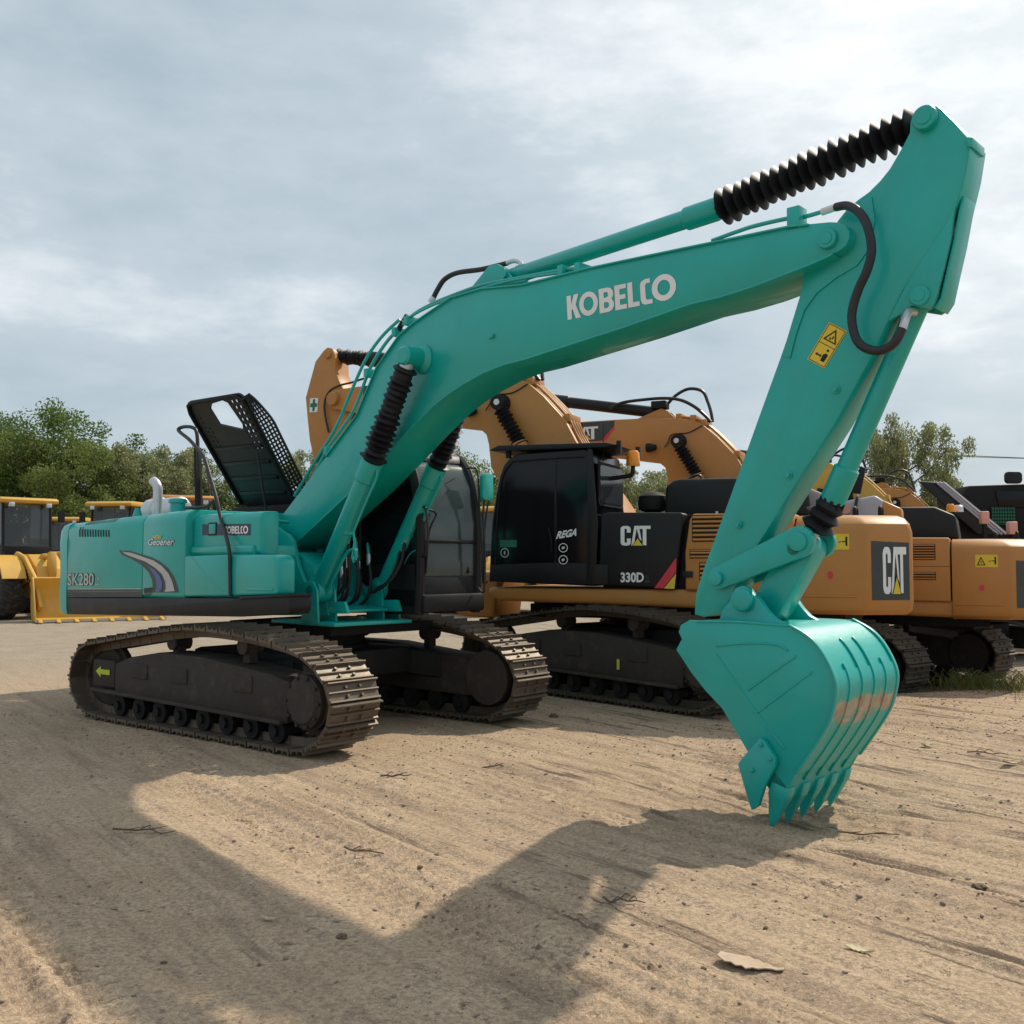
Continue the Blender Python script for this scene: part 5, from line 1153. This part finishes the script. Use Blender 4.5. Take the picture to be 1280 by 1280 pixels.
dk = tnoise(nt, mp2.outputs[0], 2.3, 8, .75); dk2 = tnoise(nt, v, .55, 3, .5); xa_ = N(nt, 'ShaderNodeSeparateXYZ'); nt.links.new(v, xa_.inputs[0]); xm_ = N(nt, 'ShaderNodeMath', operation='MULTIPLY_ADD'); xm_.inputs[1].default_value = .045; nt.links.new(xa_.outputs['X'], xm_.inputs[0]); nt.links.new(dk2, xm_.inputs[2]); dk2 = xm_.outputs[0]
c = mixc(nt, mixc(nt, 1.0, ramp(nt, dk, .54, .61), ramp(nt, dk2, .44, .56), 'MULTIPLY'), c, (.13,.090,.062))
crm = tnoise(nt, v, 13, 6, .8); c = mixc(nt, mixc(nt, 1.0, ramp(nt, crm, .56, .62), ramp(nt, mid, .46, .58), 'MULTIPLY'), c, (.16,.11,.075))
ff = tnoise(nt, v, 170, 4, .7); c = mixc(nt, ramp(nt, ff, .38, .56), mixc(nt, .45, c, (.12,.09,.065)), c)
lt = tnoise(nt, v, 95, 3, .6); c = mixc(nt, ramp(nt, lt, .64, .70), c, (.70,.58,.45))
peb = ramp(nt, vor.outputs['Distance'], .10, .22, (1,1,1,1), (0,0,0,1)); pm = ramp(nt, tnoise(nt, v, 1.1, 4), .5, .66)
pk = mixc(nt, 1.0, peb, pm, 'MULTIPLY'); c = mixc(nt, mixc(nt, .6, (0,0,0), pk), c, mixc(nt, fine, (.16,.13,.11), (.55,.48,.38)))
nt.links.new(c, p.inputs['Base Color']); p.inputs['Roughness'].default_value = .93; p.inputs['Specular IOR Level'].default_value = .25
hh = mixc(nt, .5, fine, vor.outputs['Distance']); hh = mixc(nt, .35, hh, st2); hh = mixc(nt, .3, hh, ff); bump(nt, p, hh, .7, .028)
me.materials.append(m)

def H1(x, y): return float(height(np.array([x]), np.array([y]))[0])
# loose stones and crumbs of earth scattered over the yard
bmi = bmesh.new(); bmesh.ops.create_icosphere(bmi, subdivisions=1, radius=1); iv = np.array([v_.co[:] for v_ in bmi.verts]); fi = np.array([[q_.index for q_ in f_.verts] for f_ in bmi.faces]); bmi.free()
Ns = 14000
xs_ = rng.uniform(-6, 7.5, Ns*4); ys_ = 3.6+rng.random(Ns*4)**1.3*12
keep = rng.random(Ns*4) < np.clip(.10+1.4*np.clip(n3(xs_*.9+3, ys_*.9+7)+.05, 0, 1)+.5*((ys_ > 9.5)*(xs_ > -1)), 0, 1); xs_, ys_ = xs_[keep][:Ns], ys_[keep][:Ns]
Ns = len(xs_); sz = .0025+.010*rng.random(Ns)**4+.0015*rng.random(Ns); sz *= np.where(rng.random(Ns) < .012, 2.2, 1)
zs_ = height(xs_, ys_)
V = iv[None]*(.7+.6*rng.random((Ns, len(iv), 1)))*sz[:,None,None]*np.stack([rng.uniform(.8,1.7,Ns), rng.uniform(.7,1.3,Ns), rng.uniform(.45,.8,Ns)], -1)[:,None,:]
an = rng.uniform(0, 6.28, Ns); cA, sA = np.cos(an)[:,None], np.sin(an)[:,None]
V = np.stack([V[...,0]*cA-V[...,1]*sA+xs_[:,None], V[...,0]*sA+V[...,1]*cA+ys_[:,None], V[...,2]+zs_[:,None]+sz[:,None]*.2], -1)
Fc = (fi[None]+(np.arange(Ns)*len(iv))[:,None,None]).reshape(-1, 3)
def npmesh(name, V, Fc, k, mat):
    me = bpy.data.meshes.new(name); V = V.reshape(-1, 3); me.vertices.add(len(V)); me.vertices.foreach_set('co', V.ravel())
    me.loops.add(Fc.size); me.loops.foreach_set('vertex_index', Fc.ravel().astype(np.int32)); me.polygons.add(len(Fc))
    me.polygons.foreach_set('loop_start', np.arange(0, Fc.size, k, dtype=np.int32)); me.polygons.foreach_set('loop_total', np.full(len(Fc), k, dtype=np.int32)); me.update(); me.validate(); me.materials.append(mat); return me
m, nt, p = nodes('loose_stone'); tc = N(nt, 'ShaderNodeTexCoord'); nn_ = tnoise(nt, tc.outputs['Object'], 9, 3)
nt.links.new(mixc(nt, ramp(nt, nn_, .35, .65), (.15,.105,.075), (.34,.27,.20)), p.inputs['Base Color']); p.inputs['Roughness'].default_value = .9
o = bpy.data.objects.new('gravel', npmesh('gravel', V, Fc, 3, m)); COL.objects.link(o); o['kind'] = 'stuff'; o['label'] = 'loose stones and crumbs of earth scattered over the yard'; o['category'] = 'gravel'

# debris: single pieces one can point at
def sheet_piece(name, px, py, L_, W_, ang, mat, label, cat, curl=.02, seed=0):
    x, y = gnd(px, py); r = random.Random(seed); n = 12; rings = []
    for i in range(n+1):
        t = i/n; w = W_*(.25+.75*math.sin(math.pi*min(1, t*1.15+.06))**.7)*(1+r.uniform(-.12,.12)); z = curl*(1-math.cos((t-.5)*2.4))*1.6+r.uniform(0,.004); cx = (t-.5)*L_
        o1 = r.uniform(-.1,.1)*W_
        rings.append([(cx, -w/2+o1, z+curl*.5), (cx, o1, z), (cx, w/2+o1, z+curl*.5), (cx, w/2+o1, z+curl*.5+.005), (cx, o1, z+.006), (cx, -w/2+o1, z+curl*.5+.005)])
    b = MB(); b.loft(rings); o = b.build(name, mat); o.location = (x, y, H1(x, y)+.006); o.rotation_euler = (r.uniform(-.08,.08), r.uniform(-.05,.05), R(ang)); return tag(o, label, cat)
sheet_piece('bark_strip', 938,1204,.29,.13,-28,'card','long pale strip of bark lying on the sand in the right foreground','bark strip',.006,1)
sheet_piece('dry_leaf', 1159,929,.12,.09,20,'scrap','pale curled scrap to the right of the bucket teeth','leaf',.02,2)
sheet_piece('dry_leaf', 1265,953,.20,.09,5,'scrap','pale flat scrap near the right edge of the yard','leaf',.02,3)
sheet_piece('dry_leaf', 1075,1187,.13,.04,-40,'scrap','thin dry leaf to the right of the bark strip','leaf',.01,4)
sheet_piece('bark_chip', 338,1147,.10,.025,-5,'card','small chip of bark in the shadow at lower left','bark chip',.006,5)
sheet_piece('bark_chip', 260,903+57,.12,.03,10,'card','thin chip of bark in the light patch beside the near track','bark chip',.006,6)
def twig(px, py, L_, ang, label, seed, r0=.007):
    x, y = gnd(px, py); r = random.Random(seed); b = MB(); pts = []
    for i in range(6):
        t = i/5; pts.append(Vector(((t-.5)*L_, r.uniform(-.03,.03)*L_*2, .008+r.uniform(0,.02))))
    b.tube(pts, (r0, r0*.5), 6)
    for k in range(3):
        p_ = pts[1+k]; b.tube([p_, p_+Vector((L_*.14, r.choice((-1,1))*L_*.12, .02)), p_+Vector((L_*.22, r.choice((-1,1))*L_*.14, .01))], (r0*.6, r0*.3), 5)
    o = b.build('twig', 'twig'); o.location = (x, y, H1(x, y)+.004); o.rotation_euler = (0,0,R(ang)); return tag(o, label, 'twig')
twig(180,1040,.42,-8,'forked dark twig in the boom shadow at left',1,.007); twig(780,1128,.22,-10,'small branched twig inside the arm shadow near the bright streak',2)
twig(495,969,.26,10,'flat twig between the near track and the bucket',3,.009); twig(620,955,.24,5,'dark twig lying in front of the far track',4)
twig(1235,940,.36,-12,'thin dark twig at the right edge below the grass',5); twig(455,1062,.30,-25,'twig at the edge of the boom shadow',6)
twig(905,893-4,.25,40,'little upright twig beside the tracks of the ochre excavator',7); twig(1085,1034,.4,-8,'twig in the churned earth right of the teeth',8)
def clod(px, py, s, label, seed):
    x, y = gnd(px, py); bm = bmesh.new(); bmesh.ops.create_icosphere(bm, subdivisions=3, radius=s)
    for v_ in bm.verts: v_.co *= 1+.5*mnoise.noise(v_.co*(1.6/s)+Vector((seed,0,0)))+.2*mnoise.noise(v_.co*(4/s)); v_.co.z *= .6
    me = bpy.data.meshes.new('dirt_clod'); bm.to_mesh(me); bm.free(); me.materials.append(M['clod']); o = bpy.data.objects.new('dirt_clod', me); COL.objects.link(o)
    o.location = (x, y, H1(x, y)+s*.25); return tag(o, label, 'clod')
for i, (px, py, s, lb) in enumerate([(428,1167,.026,'dark clod sitting in the boom shadow near the bottom centre'),(365,1054,.019,'small clod in the light patch beside the boom shadow'),(397,1042,.014,'tiny clod just beyond the small one in the light patch'),(525,1079,.016,'round clod near the corner of the light patch'),
    (692,894,.05,'flat dark clod in front of the ochre excavator track'),(895,896,.05,'lump of earth left of the bucket side'),(957,1157,.012,'pebble sized clod above the bark strip'),(786,1202,.013,'little clod left of the bark strip'),(1224,1106,.035,'dark lump of soil at the far right foreground'),(205,1194,.013,'tiny clod in the sunny lower left corner'),(546,1060,.014,'small clod above the corner where the shadows meet')]):
    clod(px, py, s, lb, i*3.1)

# grass tuft under the right-hand machines
def blades(name, pts, n, hmin, hmax, mat, spread):
    x = []; V = []; 
    for i in range(n):
        cx, cy, sx, sy = pts[random.randrange(len(pts))]; x0, y0 = random.gauss(cx, sx), random.gauss(cy, sy); z0 = H1(x0, y0) if i % 4 == 0 or not V else z0
        h = random.uniform(hmin, hmax); a = random.uniform(0, 6.28); w = random.uniform(.004,.010); dx, dy = math.cos(a)*w, math.sin(a)*w; lx, ly = random.gauss(0, spread)*h, random.gauss(0, spread)*h
        V += [(x0-dx,y0-dy,z0),(x0+dx,y0+dy,z0),(x0+lx*.4+dx*.6,y0+ly*.4+dy*.6,z0+h*.6),(x0+lx*.4-dx*.6,y0+ly*.4-dy*.6,z0+h*.6),(x0+lx,y0+ly,z0+h*.95),(x0+lx+dx*.1,y0+ly,z0+h)]
    F_ = []
    for i in range(n): F_ += [(6*i,6*i+1,6*i+2,6*i+3),(6*i+3,6*i+2,6*i+5,6*i+4)]
    me = bpy.data.meshes.new(name); me.from_pydata(V, [], F_); me.materials.append(mat); o = bpy.data.objects.new(name, me); COL.objects.link(o); o['kind'] = 'stuff'; return o
def leafmat(name, a, b_, trans=.35):
    m, nt, p = nodes(name); gi = N(nt, 'ShaderNodeNewGeometry'); tc = N(nt, 'ShaderNodeTexCoord')
    f = tnoise(nt, tc.outputs['Object'], .8, 4); c = mixc(nt, ramp(nt, f, .35, .65), a, b_)
    rp = ramp(nt, gi.outputs['Random Per Island'], 0, 1, (.6,.6,.6,1), (1.25,1.2,1.1,1)); c = mixc(nt, 1.0, c, rp, 'MULTIPLY')
    nt.links.new(c, p.inputs['Base Color']); p.inputs['Roughness'].default_value = .6; p.inputs['Specular IOR Level'].default_value = .25
    tr = N(nt, 'ShaderNodeBsdfTranslucent'); nt.links.new(c, tr.inputs['Color']); ms = N(nt, 'ShaderNodeMixShader'); ms.inputs[0].default_value = trans
    nt.links.new(p.outputs[0], ms.inputs[1]); nt.links.new(tr.outputs[0], ms.inputs[2]); nt.links.new(ms.outputs[0], nt.nodes['Material Output'].inputs['Surface']); return m
ML = [leafmat('leaf_green', (.10,.175,.04), (.16,.235,.06)), leafmat('leaf_yellow_green', (.15,.21,.055), (.22,.27,.085)), leafmat('leaf_pale', (.23,.27,.12), (.33,.35,.19)), leafmat('leaf_dark', (.055,.095,.03), (.09,.13,.045))]
gm = leafmat('grass_blade', (.11,.14,.035), (.22,.21,.08))
o = blades('grass', [(7.0,14.3,.4,.25),(7.5,13.9,.4,.35),(6.6,14.7,.3,.2),(8.0,14.1,.4,.5)], 1500, .05, .26, gm, .55); o['label'] = 'straggly green and dry grass below the machines at right'; o['category'] = 'grass'

# ------------------------------------------------------------------ trees
def tree_meshes(seed, h, w, nleaf, leaf, lm, airy=False, base=.25):
    r = random.Random(seed); b = MB(); ends = []
    trunk = [Vector((0,0,-.3)), Vector((r.uniform(-.1,.1),r.uniform(-.1,.1),h*.2)), Vector((r.uniform(-.3,.3),r.uniform(-.3,.3),h*.45)), Vector((r.uniform(-.4,.4),r.uniform(-.4,.4),h*.78))]
    b.tube(trunk, (h*.020, h*.005), 8)
    nl = 22 if airy else 18
    for i in range(nl):
        t = base*.6+(1-base*.6)*.8*i/nl; z = h*t*.9; p0 = Vector((trunk[1].x*(1-t)+trunk[3].x*t, trunk[1].y*(1-t)+trunk[3].y*t, min(z, h*.76))); a = i*2.4+r.uniform(-.5,.5)
        rad = w*.5*math.sin(math.pi*min(.95, max(.14, (t-base*.5)/(1.05-base*.5))))**.6*r.uniform(.7,1.05)
        p2 = p0+Vector((math.cos(a)*rad, math.sin(a)*rad, h*r.uniform(.10,.22))); p1 = p0.lerp(p2, .5)+Vector((0,0,-h*.02))
        b.tube([p0, p1, p2], (h*.006, h*.0015), 5); ends += [(p1, .7), (p2, 1.), (p0.lerp(p2,.75), .9)]
        for k in range(3):
            e = p2+Vector((r.gauss(0,1),r.gauss(0,1),r.gauss(.3,.6)))*w*.10; b.tube([p1.lerp(p2,.4+.2*k), e], (h*.003, h*.0012), 4, smooth=False); ends.append((e, .75))
    ends.append((Vector((trunk[3].x, trunk[3].y, h*.88)), 1.0)); ends.append((Vector((0,0,h*.8)), 1.0))
    g_ = np.random.default_rng(seed); E_ = np.array([e[0][:] for e in ends]); S_ = np.array([e[1] for e in ends])
    k = g_.integers(0, len(E_), nleaf); rad = w*(.11 if airy else .14)*S_[k]
    d = g_.normal(size=(nleaf,3)); d /= np.linalg.norm(d, axis=1)[:,None]; u = g_.random(nleaf)**(.45)
    Cc = E_[k]+d*(rad*u)[:,None]*np.array([1,1,.85]); 
    # clumps of leaves: pull toward small random nuclei
    nuc = Cc[g_.integers(0, nleaf, nleaf)]; jj = g_.random(nleaf)[:,None]; 
    Cc[:,2] = np.clip(Cc[:,2], h*base*.7, h)
    a = g_.normal(size=(nleaf,3)); a /= np.linalg.norm(a, axis=1)[:,None]; c_ = np.cross(a, g_.normal(size=(nleaf,3))); c_ /= np.linalg.norm(c_, axis=1)[:,None]
    s = leaf*g_.uniform(.5,1.2,nleaf)[:,None]; V = np.stack([Cc-a*s, Cc-c_*s*.55, Cc+a*s, Cc+c_*s*.55], 1); Fq = np.arange(nleaf*4).reshape(-1,4)
    tm = b.build('trunk', 'bark'); td = tm.data; bpy.data.objects.remove(tm)
    return td, npmesh('crown', V, Fq, 4, lm)
def put_tree(ms, px, D, deg, sc, label, name='tree', cat='tree', group='trees along the edge of the yard', z=0):
    t = empty(name, ((px-640)/F*D, D, z), deg, label, cat, group); t.scale = (sc[0], sc[0], sc[1])
    for nm, d in (('trunk', ms[0]), ('crown', ms[1])): o = bpy.data.objects.new(nm, d); COL.objects.link(o); o.parent = t
    return t
TA = tree_meshes(3, 10, 7.5, 34000, .095, ML[0]); TB = tree_meshes(5, 10, 7, 32000, .095, ML[1]); TC = tree_meshes(8, 10, 7, 24000, .10, ML[3]); TD = tree_meshes(11, 9.4, 8.2, 38000, .11, ML[2], True, .2); TE = tree_meshes(14, 9, 5, 1500, .10, ML[2], True)
def top_h(y, D): return CH+(HOR-y)/F*D
rows = [(TB,-48,62,10,520,1.0,'tall yellow green tree cut by the left edge of the picture'),(TA,28,60,40,508,1.0,'tallest leafy green tree at the left, its crown above the loader cab'),(TB,88,58,80,540,.8,'yellow green tree right of the tallest one at left'),
 (TA,146,66,120,553,.75,'round green tree above the second loader cab'),(TD,182,63,10,556,.8,'thin crowned pale tree above the exhaust pipe'),(TC,222,68,55,564,.8,'darker tree left of the handrail loop'),(TE,262,60,5,552,.8,'nearly bare spindly tree beside the black rail post'),
 (TA,296,70,200,590,.7,'low green tree beneath the raised engine cover'),(TC,355,72,230,585,.75,'dark tree between the raised engine cover and the teal boom'),(TD,398,66,60,562,.7,'sparse tree seen left of the ochre arm'),
 (TB,592,64,90,562,.72,'small green tree framed between the two black cabs'),(TC,655,74,140,585,.8,'dark tree behind the near ochre excavator cab'),(TD,745,60,33,575,.75,'sparse tree just right of the near tinted cab'),(TD,832,62,70,585,.8,'airy tree behind the precleaner dome'),
 (TC,905,76,15,600,.8,'low dark tree behind the teal arm'),(TE,1005,70,35,600,.9,'spindly tree seen through the gap beside the bucket cylinder'),(TD,1136,56,150,524,.62,'airy pale tree with visible branches at right')]
for i, (ms, px, D, deg, ty_, wd, lb) in enumerate(rows):
    hh_ = 10 if ms in (TA, TB, TC) else (9.4 if ms is TD else 9); z_ = .95 if ms is not TD else 1.0
    put_tree(ms, px, D, deg, (wd*1.15 if ms is not TD else wd, top_h(ty_, D)/hh_/.97), lb)
# low undergrowth at the feet of the trees
nU = 26000; ux = rng.uniform(-62, 50, nU); uy = rng.uniform(66, 80, nU); uh = (2.2+2.4*(n2(ux*.25, uy*.1)+.5)); uz = uh*rng.random(nU)**.7
Cc = np.stack([ux, uy, uz], -1); a = rng.normal(size=(nU,3)); a /= np.linalg.norm(a, axis=1)[:,None]; c_ = np.cross(a, rng.normal(size=(nU,3))); c_ /= np.linalg.norm(c_, axis=1)[:,None]; s = rng.uniform(.15,.4,nU)[:,None]
o = bpy.data.objects.new('undergrowth', npmesh('undergrowth', np.stack([Cc-a*s, Cc-c_*s*.6, Cc+a*s, Cc+c_*s*.6], 1), np.arange(nU*4).reshape(-1,4), 4, ML[3])); COL.objects.link(o); o['kind'] = 'stuff'; o['label'] = 'dark low undergrowth along the foot of the trees'; o['category'] = 'undergrowth'
# utility pole and wires by the right-hand tree
v = at(1185,580,60); b = MB(); b.tube([(0,0,-.3),(0,0,v.z+1.0)], (.15,.10), 10, smooth=False); po = b.build('pole_shaft', 'pole'); pr = empty('utility_pole', (v.x, 60, 0), 0, 'grey utility pole standing in the crown of the right-hand tree', 'pole'); po.parent = pr
b = MB(); b.box(-.9,.9,-.06,.06,v.z+.4,v.z+.52); b.build('crossarm', 'pole', pr)
for k in range(2):
    b = MB(); z = v.z+.52; b.tube([(-.8+k*1.6,0,z),(6+k*1.6,-4,z-.6),(14+k*1.6,-9,z-.5+.2*k),(26,-18,z+.8)], .022, 5); b.build('wire', 'pole', pr)

# ------------------------------------------------------------------ light and sky
AZ, EL = 46.3, 43.7
S = Vector((math.sin(R(AZ))*math.cos(R(EL)), math.cos(R(AZ))*math.cos(R(EL)), math.sin(R(EL))))
sd = bpy.data.lights.new('sun', 'SUN'); sd.energy = 3.9; sd.angle = R(1.0); sd.color = (1,.90,.74); so = bpy.data.objects.new('sun', sd); COL.objects.link(so)
so.rotation_euler = (-S).to_track_quat('-Z', 'Y').to_euler(); so.location = S*50
w = bpy.data.worlds.new('World'); scene.world = w; w.use_nodes = True; nt = w.node_tree; bg = nt.nodes['Background']; bg.inputs['Strength'].default_value = .1
sky = N(nt, 'ShaderNodeTexSky', sky_type='NISHITA'); sky.sun_disc = False; sky.sun_elevation = R(EL); sky.sun_rotation = R(AZ); sky.dust_density = 3; sky.air_density = 1
tc = N(nt, 'ShaderNodeTexCoord'); mp = N(nt, 'ShaderNodeMapping'); mp.inputs['Scale'].default_value = (1.0,1.0,2.6); nt.links.new(tc.outputs['Generated'], mp.inputs['Vector'])
mp.inputs['Location'].default_value = (.35,.2,.1)
na = tnoise(nt, mp.outputs[0], 2.3, 7, .58); nb = tnoise(nt, mp.outputs[0], 7, 7, .6); nn_ = mixc(nt, .30, na, nb)
cloud = ramp(nt, nn_, .38, .62, (4.35,5.35,6.05,1), (7.9,8.4,8.8,1))
e = cloud.node.color_ramp.elements.new(.52); e.color = (5.5,6.4,7.0,1)
# thin bright cloud toward the sun
dt = N(nt, 'ShaderNodeVectorMath', operation='DOT_PRODUCT'); dt.inputs[1].default_value = S; nt.links.new(tc.outputs['Generated'], dt.inputs[0])
gl_ = ramp(nt, dt.outputs['Value'], .72, 1.0, (0,0,0,1), (3.4,3.1,2.6,1)); cloud2 = mixc(nt, 1.0, cloud, gl_, 'ADD')
nt.links.new(mixc(nt, .88, sky.outputs['Color'], cloud2), bg.inputs['Color'])
scene.view_settings.view_transform = 'Standard'; scene.view_settings.look = 'None'; scene.view_settings.exposure = .08; scene.view_settings.gamma = 1; scene.view_settings.use_curve_mapping = False
scene.cycles.max_bounces = 6; scene.cycles.transparent_max_bounces = 8
